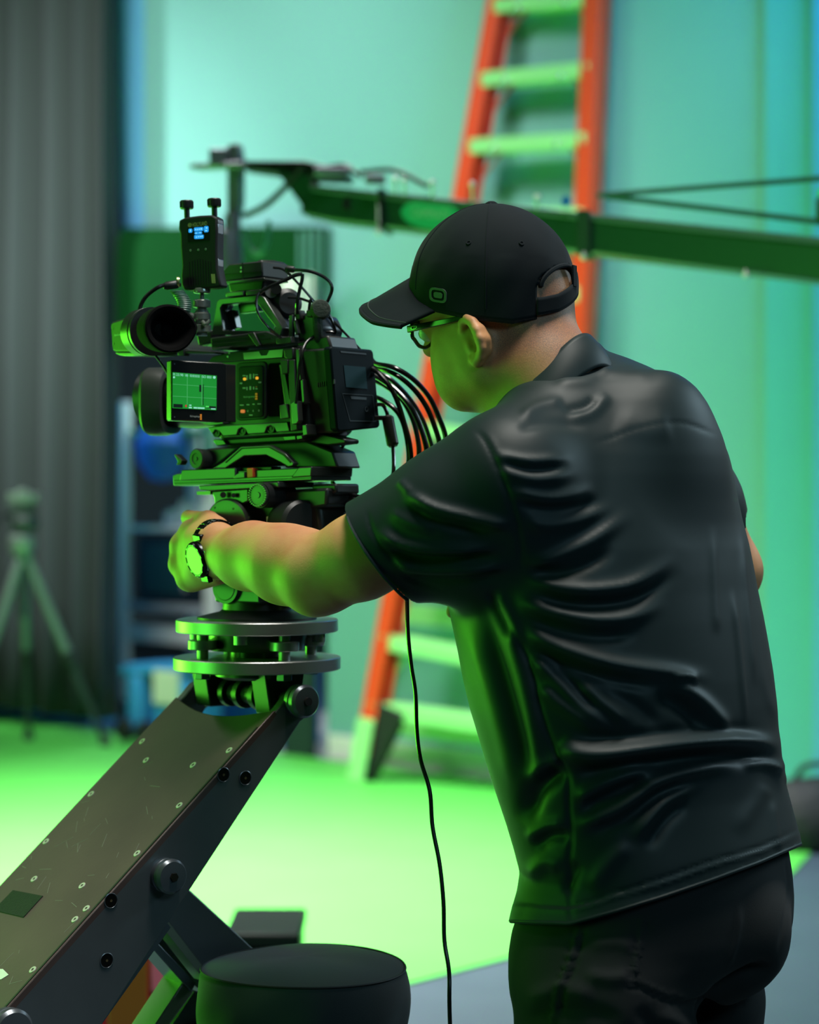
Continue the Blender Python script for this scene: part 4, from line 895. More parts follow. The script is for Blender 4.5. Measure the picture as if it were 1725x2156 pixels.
# ---------------- wireless transmitter with two stub aerials
def transmitter():
    TN = Vector((-.35, -.937, 0)); TP = Plane(P(420, 535, 2.80), TN)
    def q(x, y, o=0.): return TP.pt(x, y, o)
    t = thing('wireless_transmitter', 'black wireless video transmitter with two stub aerials and a blue readout', 'transmitter', q(425, 608))
    fp = [(376.5, 463.5), (390, 457.5), (420, 453.6), (446, 452.6), (457, 458.5), (457.3, 490), (456.6, 520), (457.5, 564), (461.5, 584), (466, 603), (450, 606), (431, 607.5), (400, 610.5), (387, 610.5), (381.5, 601), (380.5, 580), (382.5, 560), (379.5, 520), (378.5, 492), (375.5, 482)]
    g = MB(); g.prism([q(x, y) for x, y in fp], -TN*.022); b = g.build('transmitter_body', mat('ribbed_black_plastic', (.009, .010, .010), .6, spec=.25), t, bevel=.0025)
    g = MB()
    for k in range(9):
        x = 396+5.6*k; g.prism([q(x, 545+abs(k-4)*1.5, .0006), q(x+2.2, 545+abs(k-4)*1.5, .0006), q(x+3.6, 602-k*.5, .0006), q(x+1.4, 602-k*.5, .0006)], -TN*.001)
    g.build('front_ribs', mat('ribbed_black_plastic', (.009, .010, .010), .6, spec=.25), t)
    # bright side strip
    RN = Vector((.937, -.35, 0)).normalized(); 
    for y0, y1 in ((463, 470), (471, 491), (546, 560)):
        a = q(457.4, y0, -.003); g = MB(); c1 = q(457.2, y1, -.003); g.prism([a, a-TN*.015, c1-TN*.015, c1], RN*.0016); g.build('side_key', mat('silver_side', (.6, .62, .68), .25, .7), t, bevel=.0004)
    for k in range(3):
        a = q(457.3, 492, -.004-.0045*k); c1 = q(457.2, 545, -.004-.0045*k); g = MB(); g.prism([a, a-TN*.0022, c1-TN*.0022, c1], RN*.0014); g.build('side_fin', mat('silver_side', (.6, .62, .68), .25, .7), t)
    # aerials
    for (x, y, h) in ((394, 457, 0), (452, 453, 0)):
        c = q(x, y+2, -.010); g = MB(); ax = Vector((-.03, 0, 1))
        S_ = 2.81/FPX
        g.lathe(c, ax, [(0, 0), (0, 6*S_), (18*S_, 6*S_), (19*S_, 13.2*S_), (21*S_, 14*S_), (35*S_, 14*S_), (37*S_, 12.5*S_), (37*S_, 0)], 28); ae = g.build('aerial', M_blk2, t)
        g = MB()
        for k in range(28):
            a_ = 2*math.pi*k/28; p = c+Vector((math.cos(a_), math.sin(a_), 0))*14*S_+ax.normalized()*21.5*S_; g.bar(p, p+ax.normalized()*13*S_, .0008, .0008)
        g.build('knurling', M_blk2, ae)
    # printing and readout
    yl = mat('dull_gold_print', (.22, .25, .09), .5, emit=(.5, .6, .15), estr=.05)  # gold print with a very faint glow put in
    g = MB(); text_on(g, 'HOLLYLAND', [(405, 469), (435.5, 465.5), (436, 474), (405.5, 477.5)], TP, .0006)
    g.lathe(q(399.8, 473.8, .0004), TN, [(0, .0020), (.0002, .0026), (.0003, .0026), (.0001, .0018), (0, .0020)], 20); g.lathe(q(399.8, 473.8, .0004), TN, [(0, 0), (.0003, .0010), (.0003, 0)], 12); g.build('name_print', yl, t)
    bl = mat('blue_readout', (.01, .05, .10), .4, emit=(.02, .36, .95), estr=.9); bw = mat('blue_readout_bright', (.1, .3, .5), .4, emit=(.25, .70, 1.), estr=1.1)
    g = MB(); g.prism([q(x, y, .0004) for x, y in [(395, 480), (441, 475.5), (441.5, 506), (396, 510)]], -TN*.0006); g.build('readout_window', mat('black_gloss_bezel', (.008, .009, .009), .22), t)
    g = MB(); g2 = MB()
    for x0, y0, x1, y1 in ((397, 481.5, 405, 490), (408.5, 479.5, 428, 487.8), (409.5, 489, 425.5, 494.2), (409, 495.5, 429, 504), (429.5, 478, 439, 491)):
        pp = rrect(x0, y0, x1, y1, 2.4, 3); g.prism([q(x, y-(x-400)*.06, .0007) for x, y in pp], -TN*.0004)
    for x, y, w_, h_ in ((401, 485.6, .8, 2.4), (412, 484, 1, 1.2), (416, 484, 1, 1.2), (420, 483.6, 1, 1.2), (424, 483.4, 1.2, 1.6), (413, 491.6, 1.6, .7), (421.5, 491, 1.6, .7), (413.5, 500, 1, 1.1), (418, 499.6, 1, 1.1), (422, 499.4, 1, 1.1), (425.6, 499, .8, 1.6), (435, 482, 1.6, 1), (434, 487.6, 1.6, 1)):
        g2.prism([q(a, b_-(x-400)*.06, .0010) for a, b_ in ((x-w_, y-h_), (x+w_, y-h_), (x+w_, y+h_), (x-w_, y+h_))], -TN*.0003)
    g.build('readout_blocks', bl, t); g2.build('readout_glyphs', bw, t)
    g = MB()
    for x, y in ((401.5, 527), (418, 525.8), (433.5, 524.6)): g.lathe(q(x, y, .0003), TN, [(0, .0008), (.0003, .0014), (.0004, .0008), (0, .0008)], 12)
    g.build('menu_button', mat('dim_print', (.26, .30, .26), .5), t)
    g = MB(); 
    for k in range(3): text_on(g, 'MIMO', [(446.5+2.6*k, 596), (444.5+2.6*k, 576), (446.9+2.6*k, 575.8), (448.9+2.6*k, 595.8)], TP, .0006) if k == 9 else g.prism([q(x, y, .0006) for x, y in [(444.6+2.8*k, 577), (446.4+2.8*k, 576.8), (448.0+2.8*k, 596), (446.2+2.8*k, 596.2)]], -TN*.0004)
    g.build('spec_print', yl, t)
    # ball head carrying it
    c = q(425, 607, -.010); S_ = 2.81/FPX
    t2 = thing('ball_mount', 'small shiny ball mount between the transmitter and the camera', 'mount', (c.x, c.y, c.z-100*S_))
    sh = mat('glossy_dark_alloy', (.34, .36, .32), .22, .6)
    dn = lambda k: -k*S_
    g = MB(); g.lathe(c, UP, [(dn(0), 0), (dn(0), 17*S_), (dn(2), 18*S_), (dn(9), 18*S_), (dn(11), 15*S_), (dn(11), 5*S_), (dn(24), 5*S_), (dn(24), 0)], 36); g.build('mount_disc', sh, t2)
    g = MB(); g.lathe(c, UP, [(dn(23), 0), (dn(23), 12*S_), (dn(26), 19*S_), (dn(40), 19*S_), (dn(42), 12*S_), (dn(42), 0)], 22); g.build('lock_wheel', sh, t2, bevel=.0006)
    g = MB(); g.sphere(c+UP*dn(54), 15*S_); g.lathe(c, UP, [(dn(50), 0), (dn(50), 14*S_), (dn(54), 19*S_), (dn(66), 19*S_), (dn(69), 14*S_), (dn(76), 14*S_), (dn(78), 20*S_), (dn(92), 20*S_), (dn(94), 12*S_), (dn(100), 12*S_), (dn(100), 0)], 30); g.build('ball_housing', sh, t2)
    g = MB(); a = c+UP*dn(60)+Vector((-19*S_, -.008, 0)); g.tube([a, a+Vector((-.005, -.004, .002))], .004); g.sphere(a+Vector((-.006, -.004, .002)), .005); a = c+UP*dn(72)+Vector((4*S_, -19*S_, 0)); g.tube([a, a+Vector((.004, -.006, -.004)), a+Vector((.010, -.006, .001))], .0025); g.build('lock_lever', sh, t2)
    return t
transmitter()

# ---------------- small receiver box on the handle
def receiver():
    t = thing('monitor_receiver', 'flat ribbed accessory box strapped on the camera top handle', 'receiver', S(510, 596, -.03))
    g = MB(); sp(g, [(466, 586), (470, 570), (482, 556), (552, 549), (553, 583), (476, 593), (467, 592)], .055, .004); bx = g.build('receiver_body', M_satin, t, bevel=.002)
    for q in ([(470, 577), (552, 570), (552, 571.5), (470, 578.5)], [(509, 553), (511, 553), (512, 590), (510, 590)]):
        g = MB(); sp(g, q, .002, .0046); g.build('case_seam', mat('black_seam', (.004, .004, .004), .7), bx)
    for y in (564, 572): g = MB(); g.lathe(S(508, y, .004), SN, [(0, 0), (0, .0016), (.0009, .0013), (.0009, 0)], 12); g.build('case_screw', M_steel, bx)
    g = MB(); sp(g, [(472, 592), (556, 584), (558, 589), (500, 596), (474, 598)], .05, .006); g.build('mount_rail', M_grn, t, bevel=.001)
    RN = -FW; RP2 = Plane(S(552, 566, .0), RN); g = MB(); g.prism([RP2.pt(x, y) for x, y in [(551, 547), (580, 547.5), (602, 552), (606, 560), (603, 580), (580, 588), (554, 586)]], FW*.01); bb = g.build('rear_housing', M_blk, t, bevel=.003)
    g = MB(); g.prism([RP2.pt(x, y, .002) for x, y in [(578, 563), (602, 562), (601, 577), (580, 576)]], FW*.003); g.build('rear_label', mat('pale_green_label', (.42, .50, .28), .4), bb)
    return t
receiver()

# ---------------- cables
def cable(name, label, pts, r, cat='cable', group=None, m=None, plugs=()):
    pts = [P(*p) for p in pts]
    g = MB(); g.tube(pts, r, n=10)
    if not plugs: return tag(g.build(name, m or M_cab, None), label, cat, group)
    t = thing(name, label, cat, pts[-1], group); g.build('cord', m or M_cab, t)
    for (a, b, rr) in plugs:
        g = MB(); a, b = P(*a), P(*b); g.lathe(a, b-a, [(0, 0), (0, rr*.8), (.002, rr), ((b-a).length*.8, rr), ((b-a).length, rr*.6), ((b-a).length, 0)], 18); g.build('plug', M_blk2, t)
    return t
def cables():
    d0 = 2.82
    B = 'cables arching from the back of the battery'
    arc = [
     ('outermost black cable of the bundle arching behind the battery', [(782, 756, 2.86), (792, 766, 2.85), (830, 774, d0), (872, 800, d0), (905, 838, d0), (927, 885, d0), (939, 925, d0), (938, 985, d0), (905, 1030, d0), (830, 1060, 2.84), (690, 1040, 2.88)], .0033),
     ('second black cable from the outside of the bundle behind the battery', [(784, 770, 2.86), (800, 776, 2.85), (835, 790, d0), (870, 818, d0), (897, 855, d0), (916, 900, d0), (926, 940, d0), (920, 995, d0), (880, 1035, d0), (800, 1060, 2.85), (690, 1048, 2.89)], .0033),
     ('black cable crossing in front of the bundle and dropping steeply', [(785, 776, 2.83), (800, 788, 2.82), (822, 815, 2.81), (838, 848, 2.81), (850, 885, 2.81), (862, 930, 2.81), (866, 970, 2.81), (862, 1000, 2.81), (845, 1022, 2.82), (800, 1066, 2.84), (690, 1060, 2.88)], .0033),
     ('black cable in the middle of the bundle with a bluish sheen', [(788, 790, 2.87), (812, 805, 2.86), (838, 825, 2.85), (866, 858, 2.84), (886, 900, 2.84), (899, 950, 2.84), (897, 990, 2.84), (870, 1030, 2.84), (780, 1075, 2.86), (690, 1070, 2.9)], .0036),
     ('black cable leaving lowest from the battery side of the bundle', [(790, 836, 2.86), (806, 843, 2.85), (832, 862, 2.84), (848, 888, 2.84), (858, 930, 2.84), (861, 970, 2.84), (853, 1005, 2.84), (820, 1045, 2.84), (760, 1070, 2.86), (690, 1078, 2.9)], .0033),
     ('black cable curving down just inside the bluish one', [(788, 800, 2.88), (815, 815, 2.87), (845, 840, 2.86), (868, 880, 2.86), (880, 925, 2.86), (882, 965, 2.86), (872, 1010, 2.86), (800, 1060, 2.87), (690, 1082, 2.92)], .0033),
     ('black cable showing between the second and the bluish one', [(788, 782, 2.88), (820, 797, 2.87), (855, 830, 2.87), (883, 870, 2.87), (902, 915, 2.87), (911, 960, 2.87), (895, 1020, 2.87), (800, 1080, 2.88), (690, 1088, 2.93)], .0030)]
    for l, p, r in arc: cable('video_cable', l, p, r, group=B)
    # power lead with ferrite: battery -> behind the sleeve -> floor
    pts = [(792, 852, 2.83), (806, 853, 2.83), (814, 866, 2.83), (817, 880, 2.83), (822, 906, 2.83), (828, 945, 2.82), (829, 990, 2.80), (824, 1035, 2.78), (835, 1120, 2.74), (852, 1200, 2.70), (857, 1250, 2.68), (859, 1330, 2.66), (866, 1400, 2.65), (875, 1460, 2.64), (878, 1540, 2.63), (886, 1600, 2.62), (905, 1665, 2.61), (911, 1740, 2.60), (926, 1820, 2.59), (934, 1900, 2.58), (936, 1980, 2.57), (946, 2050, 2.56), (948, 2160, 2.55)]
    t = thing('power_cable', 'thin black power cable with a ferrite hanging down past the man to the floor', 'cable', (P(948, 2160, 2.55).x, 2.55, .008))
    q = [P(*p) for p in pts]; e = q[-1]; q += [Vector((e.x+.01, e.y, .5)), Vector((e.x+.02, e.y-.02, .12)), Vector((e.x+.05, e.y-.06, .008)), Vector((e.x+.25, e.y-.2, .008)), Vector((e.x+.5, e.y-.15, .008))]
    g = MB(); g.tube(q, .0026, n=10); g.build('cord', M_cab, t)
    a, b = P(816, 876, 2.83), P(828, 940, 2.82); L = (b-a).length
    g = MB(); g.lathe(a, b-a, [(0, 0), (0, .0055), (.003, .0078), (L-.003, .0078), (L, .0055), (L, 0)], 20); g.build('ferrite', M_blk2, t)
    g = MB(); g.box(P(802, 880, 2.83), (.016, 0, 0), (0, .008, 0), (0, 0, .006)); g.build('strain_clip', M_blk2, t, bevel=.001)
    # leads around the camera top
    cable('video_cable', 'black cable looping high from the accessory box down to the connector block', [(600, 566, 2.80), (614, 568, 2.80), (650, 571, 2.79), (678, 581, 2.79), (696, 596, 2.79), (699, 612, 2.79), (690, 635, 2.80), (682, 650, 2.82)], .0022, plugs=(((602, 566, 2.80), (622, 568, 2.80), .0045),))
    cable('thin_cable', 'thin black cable running diagonally from the accessory box down to the battery bundle', [(575, 563, 2.81), (600, 570, 2.81), (640, 610, 2.81), (672, 648, 2.81), (700, 675, 2.81), (730, 705, 2.82), (758, 735, 2.84), (790, 762, 2.86)], .0017)
    cable('video_cable', 'black cable with bright highlights standing upright over the connector block', [(637, 577, 2.79), (636, 590, 2.79), (630, 615, 2.79), (626, 640, 2.79), (625, 660, 2.80)], .0024)
    cable('video_cable', 'black cable reaching from the handle screws up to the bright upright cable', [(540, 622, 2.80), (568, 604, 2.79), (600, 590, 2.79), (622, 580, 2.79), (637, 577, 2.79)], .0024)
    cable('thin_cable', 'thin black cable sagging across the window of the top handle', [(560, 604, 2.80), (543, 622, 2.795), (540, 645, 2.79), (548, 668, 2.79), (568, 692, 2.79), (592, 712, 2.80)], .0018)
    cable('thin_cable', 'thin black cable running level from the focus motor to the plugs', [(606, 626, 2.82), (630, 628, 2.82), (652, 635, 2.82)], .0018)
    cable('video_cable', 'black cable bent sharply over the second plug', [(650, 660, 2.80), (653, 636, 2.80), (657, 632, 2.80), (664, 648, 2.80), (668, 664, 2.80)], .0020)
    cable('video_cable', 'black cable curling at the right of the velcro wrap', [(678, 646, 2.79), (690, 655, 2.79), (700, 678, 2.79), (707, 700, 2.80), (697, 699, 2.80), (678, 700, 2.80)], .0018)
    t = thing('drive_cable', 'thin lead dropping from the connector block to the little green-lit drive', 'cable', P(620, 895, 2.77))
    g = MB(); g.tube([P(*p) for p in [(664, 706, 2.79), (645, 722, 2.78), (636, 745, 2.77), (630, 775, 2.77), (627, 810, 2.77), (623, 850, 2.77)]], .0020); g.build('cord', M_cab, t)
    g = MB(); sp(g, [(611, 850), (620, 844), (626, 844), (629, 886), (625, 892), (615, 894)], .010, .022); g.build('drive', M_grn, t, bevel=.001)
    g = MB(); g.lathe(P(675, 652, 2.785), Vector((.2, -1, .1)), [(-.010, 0), (-.010, .012), (0, .0135), (.008, .011), (.010, 0)], 24); g.tube([P(668, 660, 2.785), P(670, 695, 2.785), P(675, 735, 2.80)], .0065); tag(g.build('cable_wrap', mat('grey_green_velcro', (.03, .042, .032), .9, bump=(300, .5, .002)), None), 'grey green velcro wrap balled round the cables above the battery', 'cable wrap')
    cable('viewfinder_cable', 'black viewfinder cable arching from the transmitter to the eyepiece', [(381, 600, 2.80), (360, 598, 2.80), (335, 604, 2.79), (310, 622, 2.79), (297, 642, 2.79), (292, 664, 2.79)], .0026, plugs=(((376, 598, 2.80), (344, 603, 2.795), .0055),))
    cable('thin_cable', 'thin black cable slanting from the viewfinder down behind the flip-out screen', [(318, 738, 2.80), (330, 752, 2.80), (346, 774, 2.81), (360, 800, 2.83)], .0018)
    cable('video_cable', 'black cable sagging under the battery towards the sleeve', [(700, 1015, 2.86), (715, 1030, 2.84), (750, 1044, 2.80), (790, 1048, 2.78), (830, 1030, 2.76), (860, 1010, 2.75)], .0026)
    cable('video_cable', 'black cable below the grey pan bar running behind the arm', [(680, 1075, 2.88), (700, 1085, 2.86), (730, 1100, 2.84), (770, 1130, 2.82)], .0030)
    cable('video_cable', 'short black cable hanging in a loop under the battery', [(727, 922, 2.84), (722, 940, 2.84), (706, 956, 2.85), (690, 965, 2.86)], .0022)
    # coiled lead
    a, b = P(372, 612, 2.80), P(368, 655, 2.79); pts = []
    for k in range(161):
        u = k/160; an = u*2*math.pi*10; c = a.lerp(b, u)+Vector((.012*math.sin(u*2), 0, 0)); pts.append(c+Vector((math.cos(an)*.008, math.sin(an)*.008, 0)))
    g = MB(); g.tube(pts, .0016, n=6, sm=0); tag(g.build('coiled_cable', mat('dark_green_coil', (.05, .12, .09), .35), None), 'coiled lead hanging beside the transmitter above the eyecup', 'cable')
    g = MB(); g.lathe(P(377, 594, 2.80), Vector((-1, -.2, 0)), [(0, 0), (0, .007), (.003, .007), (.003, 0)], 20); tag(g.build('cable_collar', mat('gold_collar', (.45, .50, .20), .25, .8), None), 'shiny golden collar where the viewfinder cable enters the transmitter', 'collar')
cables()

# ---------------- stool
def stool():
    d = 2.75; c = P(639, 2040, d); r = 222/FPX*d; z = P(639, 2036, d).z
    t = thing('stool', 'round stool with a padded black cloth seat in the foreground', 'stool', (c.x, c.y, 0))
    cl = mat('black_twill', (.016, .021, .023), .85, sheen=.12, bump=(900, .25, .0006))
    def side(i, j):
        a = 2*math.pi*i; k = j
        h = -.105*k; rr = r*(.965+.045*math.sin(math.pi*min(1, k*1.15)**.8)) + .0016*math.sin(9*a+4*k)*math.sin(math.pi*k)+.0022*math.sin(3*a+1+6*k)*k
        if k > .9: rr -= (k-.9)*.10
        return Vector((c.x+rr*math.cos(a), c.y+rr*math.sin(a), z+h-.002*math.cos(2*a+.6)-.0025*math.sin(a*5+1)*math.sin(math.pi*k)))
    g = MB(); g.grid(side, 120, 24, True); g.build('seat_side', cl, t, smooth=80)
    def top(i, j):
        a = 2*math.pi*i; rr = r*.968*j; h = .0145*(1-j**3.2)+.0006*math.sin(5*a)*j
        return Vector((c.x+rr*math.cos(a), c.y+rr*math.sin(a), z+h-.002*math.cos(2*a+.6)*j))
    g = MB(); g.grid(top, 120, 20, True); g.build('seat_top', cl, t, smooth=80)
    g = MB(); g.tube([Vector((c.x+r*.969*math.cos(a), c.y+r*.969*math.sin(a), z+.0008-.002*math.cos(2*a+.6))) for a in [2*math.pi*k/96 for k in range(97)]], .0014, n=6, sm=0, cap=False); g.build('seam_piping', mat('black_seam', (.004, .004, .004), .7), t)
    g = MB(); g.lathe(Vector((c.x, c.y, z-.10)), UP, [(0, 0), (0, r*.93), (-.012, r*.9), (-.012, 0)], 48); g.build('seat_pan', M_blk2, t)
    g = MB(); g.cyl(Vector((c.x, c.y, .10)), Vector((c.x, c.y, z-.10)), .025); g.build('column', M_steel, t)
    for k in range(5):
        a = 2*math.pi*k/5+.3; u = Vector((math.cos(a), math.sin(a), 0)); b = Vector((c.x, c.y, .11))
        g = MB(); g.bar(b, b+u*.22-Vector((0, 0, .03)), .04, .03); g.build('leg', M_blk2, t, bevel=.005)
        g = MB(); q = b+u*.22; q.z = .032; g.lathe(q, Vector((-u.y, u.x, 0)), [(-.012, 0), (-.012, .03), (.012, .03), (.012, 0)], 20); g.build('castor', M_rub, t)
stool()
# ================================================================== the man
class Field:
    def __init__(s, xs, ys, zs):
        s.ax = [np.asarray(a, np.float32) for a in (xs, ys, zs)]
        s.F = np.full([len(a) for a in s.ax], 10., np.float32)
    def sub(s, lo, hi):
        sl = []; co = []
        for i in range(3):
            a = max(0, int(np.searchsorted(s.ax[i], lo[i]))-1); b = min(len(s.ax[i]), int(np.searchsorted(s.ax[i], hi[i]))+1)
            sl.append(slice(a, max(a+1, b))); c = s.ax[i][sl[-1]]; co.append(c.reshape([-1 if k == i else 1 for k in range(3)]))
        return tuple(sl), co
    def join(s, sl, d, k):
        a = s.F[sl]; h = np.maximum(k-np.abs(a-d), 0)/k
        s.F[sl] = np.minimum(a, d)-h*h*k*.25
    def cut(s, sl, d, k):
        a = s.F[sl]; b = -d; h = np.maximum(k-np.abs(a-b), 0)/k
        s.F[sl] = np.maximum(a, b)+h*h*k*.25
    def caps(s, p, q, r0, r1=None, k=.012, cut=False):
        p = np.array(p, np.float32); q = np.array(q, np.float32); r1 = r0 if r1 is None else r1
        m = max(r0, r1)+k+.012; sl, (x, y, z) = s.sub(np.minimum(p, q)-m, np.maximum(p, q)+m)
        d = q-p; L = float(d@d)+1e-12
        t = np.clip(((x-p[0])*d[0]+(y-p[1])*d[1]+(z-p[2])*d[2])/L, 0, 1)
        r = np.sqrt((x-p[0]-t*d[0])**2+(y-p[1]-t*d[1])**2+(z-p[2]-t*d[2])**2)-(r0+(r1-r0)*t)
        (s.cut if cut else s.join)(sl, r, k)
    def ell(s, c, axes, rad, k=.02, cut=False):
        c = np.array(c, np.float32); m = max(rad)+k+.012; sl, (x, y, z) = s.sub(c-m, c+m)
        g = [((x-c[0])*a[0]+(y-c[1])*a[1]+(z-c[2])*a[2]) for a in axes]
        k0 = np.sqrt(sum((g[i]/rad[i])**2 for i in range(3))); k1 = np.sqrt(sum((g[i]/rad[i]**2)**2 for i in range(3)))+1e-6
        (s.cut if cut else s.join)(sl, k0*(k0-1)/k1, k)
    def column(s, secs, Fv, Lv, ratio, k=.02, grow=0., pw=2.2):
        """stack of rounded sections: (z, xc, dc, half width seen from the front)"""
        secs = sorted(secs); zs = np.array([a[0] for a in secs]); xc = np.array([a[1] for a in secs]); dc = np.array([a[2] for a in secs]); W = np.array([a[3] for a in secs])
        sl, (x, y, z) = s.sub((xc.min()-.5, dc.min()-.4, zs[0]), (xc.max()+.5, dc.max()+.4, zs[-1]))
        zz = z.ravel(); X = np.interp(zz, zs, xc).reshape(z.shape); Y = np.interp(zz, zs, dc).reshape(z.shape)
        b = (np.interp(zz, zs, W)/math.sqrt((ratio*Lv[0])**2+Fv[0]**2)+grow).reshape(z.shape); a = b*ratio
        f = (x-X)*Fv[0]+(y-Y)*Fv[1]; l = (x-X)*Lv[0]+(y-Y)*Lv[1]
        d = ((np.abs(f/b)**pw+np.abs(l/a)**pw)**(1/pw)-1)*b
        d = np.maximum(d, np.maximum(zs[0]+.004-z, z-zs[-1]+.004))
        s.join(sl, d.astype(np.float32), k)
    def mesh(s):
        F = s.F; I = F < 0
        any_ = np.zeros([n-1 for n in F.shape], bool); all_ = np.ones_like(any_)
        def c8(a, o): return a[tuple(slice(o[i], a.shape[i]-1+o[i]) for i in range(3))]
        off = [(i, j, k) for i in (0, 1) for j in (0, 1) for k in (0, 1)]
        for o in off: any_ |= c8(I, o); all_ &= c8(I, o)
        act = any_ & ~all_; idx = np.argwhere(act); N = len(idx)
        num = np.full(act.shape, -1, np.int32); num[act] = np.arange(N)
        val = {o: F[idx[:, 0]+o[0], idx[:, 1]+o[1], idx[:, 2]+o[2]].astype(np.float64) for o in off}
        pos = np.zeros((N, 3)); cnt = np.zeros(N)
        A = [s.ax[i].astype(np.float64) for i in range(3)]
        for o in off:
            for ax in range(3):
                if o[ax]: continue
                o2 = list(o); o2[ax] = 1; o2 = tuple(o2); a, b = val[o], val[o2]
                m = (a < 0) != (b < 0); t = np.where(m, a/(a-b+1e-30), 0)
                for i in range(3):
                    lo = A[i][idx[:, i]+o[i]]
                    v = lo+(t*(A[i][idx[:, i]+1]-A[i][idx[:, i]]) if i == ax else 0)
                    pos[:, i] += np.where(m, v, 0)
                cnt += m
        pos /= np.maximum(cnt, 1)[:, None]
        quads = []
        for ax in range(3):
            b, c = (ax+1) % 3, (ax+2) % 3
            sl0 = [slice(None)]*3; sl1 = [slice(None)]*3; sl0[ax] = slice(0, -1); sl1[ax] = slice(1, None)
            ch = I[tuple(sl0)] != I[tuple(sl1)]; e = np.argwhere(ch); e = e[(e[:, b] > 0) & (e[:, c] > 0) & (e[:, b] < F.shape[b]-1) & (e[:, c] < F.shape[c]-1)]
            ins = I[e[:, 0], e[:, 1], e[:, 2]]
            def g(db, dc):
                q = e.copy(); q[:, b] += db; q[:, c] += dc; return num[q[:, 0], q[:, 1], q[:, 2]]
            q = np.stack([g(-1, -1), g(0, -1), g(0, 0), g(-1, 0)], 1); q[~ins] = q[~ins][:, ::-1]; quads.append(q)
        return pos, np.concatenate(quads)

def np_mesh(name, V, Q, m, parent, smooth=True):
    me = bpy.data.meshes.new(name); off = Vector((0, 0, 0)); q = parent
    while q is not None: off += q.location; q = q.parent
    V = V-np.array(off)
    me.vertices.add(len(V)); me.vertices.foreach_set('co', V.ravel().astype(np.float32))
    me.loops.add(len(Q)*4); me.loops.foreach_set('vertex_index', Q.ravel().astype(np.int32))
    me.polygons.add(len(Q)); me.polygons.foreach_set('loop_start', np.arange(0, len(Q)*4, 4, dtype=np.int32))
    me.update(); me.validate()
    me.polygons.foreach_set('use_smooth', np.ones(len(me.polygons), bool)); me.materials.append(m); me.update()
    o = bpy.data.objects.new(name, me); COL.objects.link(o); o.parent = parent
    return o
def normals(V, Q):
    a = V[Q[:, 2]]-V[Q[:, 0]]; b = V[Q[:, 3]]-V[Q[:, 1]]; n = np.cross(a, b); out = np.zeros_like(V)
    for i in range(4): np.add.at(out, Q[:, i], n)
    return out/(np.linalg.norm(out, axis=1)[:, None]+1e-12)
def relax(V, Q, it=2, lam=.5):
    for _ in range(it):
        s = np.zeros_like(V); c = np.zeros(len(V))
        for i in range(4):
            for j in (1, 3): np.add.at(s, Q[:, i], V[Q[:, (i+j) % 4]]); np.add.at(c, Q[:, i], 1)
        V = V+(s/np.maximum(c, 1)[:, None]-V)*lam
    return V
def vproj(V): return CX+V[:, 0]/V[:, 1]*FPX, HY-(V[:, 2]-CAMZ)/V[:, 1]*FPX
def keep_verts(V, Q, keep):
    Q = Q[keep[Q].all(1)]; used = np.unique(Q); mp = np.full(len(V), -1); mp[used] = np.arange(len(used)); return V[used], mp[Q]
def border(V, Q):
    e = np.sort(np.concatenate([Q[:, [i, (i+1) % 4]] for i in range(4)]), 1); u, c = np.unique(e, axis=0, return_counts=True); b = np.zeros(len(V), bool); b[u[c == 1].ravel()] = True; return b
def folds(V, N, lst, facing=None):
    px, py = vproj(V); D = np.zeros(len(V))
    vis = np.clip((-(N[:, 1])+.35)/.5, 0, 1) if facing is None else facing
    for pts, amp, wid in lst:
        p = np.array([[q.x, q.y] for q in smooth_path([Vector((a, b, 0)) for a, b in pts], 6)])
        lo = p.min(0)-3*wid; hi = p.max(0)+3*wid
        m = np.where((px > lo[0]) & (px < hi[0]) & (py > lo[1]) & (py < hi[1]) & (vis > 0))[0]
        if not len(m): continue
        best = np.full(len(m), 1e9); tt = np.zeros(len(m)); n = len(p)-1
        for i in range(n):
            a, b = p[i], p[i+1]; d = b-a; L = d@d+1e-9
            t = np.clip(((px[m]-a[0])*d[0]+(py[m]-a[1])*d[1])/L, 0, 1)
            r = np.hypot(px[m]-a[0]-t*d[0], py[m]-a[1]-t*d[1]); u = r < best; best[u] = r[u]; tt[u] = (i+t[u])/n
        D[m] += amp*np.exp(-(best/wid)**2)*(lambda q: q*q*(3-2*q))(np.clip(np.minimum(tt, 1-tt)*4+(.25 if wid < 6.5 else 0), 0, 1))*vis[m]
    return D
def axis_grid(*segs):
    """segs: (start, end, step)"""
    out = []
    for a, b, st in segs: out += list(np.arange(a, b-1e-6, st))
    out.append(segs[-1][1]); return np.array(out)

# ---- directions: trunk and head
TF = np.array([-.77, .64, 0.]); TL = np.array([-.64, -.77, 0.])
hy = R(32); HFv = Vector((-math.cos(hy), math.sin(hy), 0)); HLv = Vector((-math.sin(hy), -math.cos(hy), 0)); HO = P(1050, 650, 2.66)
def hp_(px, py, l, mir=False):
    k = (px-CX)/FPX; o = HO+HLv*l
    f = (k*o.y-o.x)/(HFv.x-k*HFv.y); p = o+HFv*f; p.z = CAMZ-(py-HY)/FPX*p.y
    if mir: p = p-HLv*(2*l)
    return p
def sec(rows, dd=lambda y: 2.62):
    out = []
    for y, xl, xr in rows:
        d = dd(y); out.append((CAMZ-(y-HY)/FPX*d, ((xl+xr)/2-CX)/FPX*d, d, (xr-xl)/2/FPX*d))
    return out
def dcen(y): return float(np.interp(y, [760, 900, 1240, 1900], [2.67, 2.665, 2.645, 2.60]))
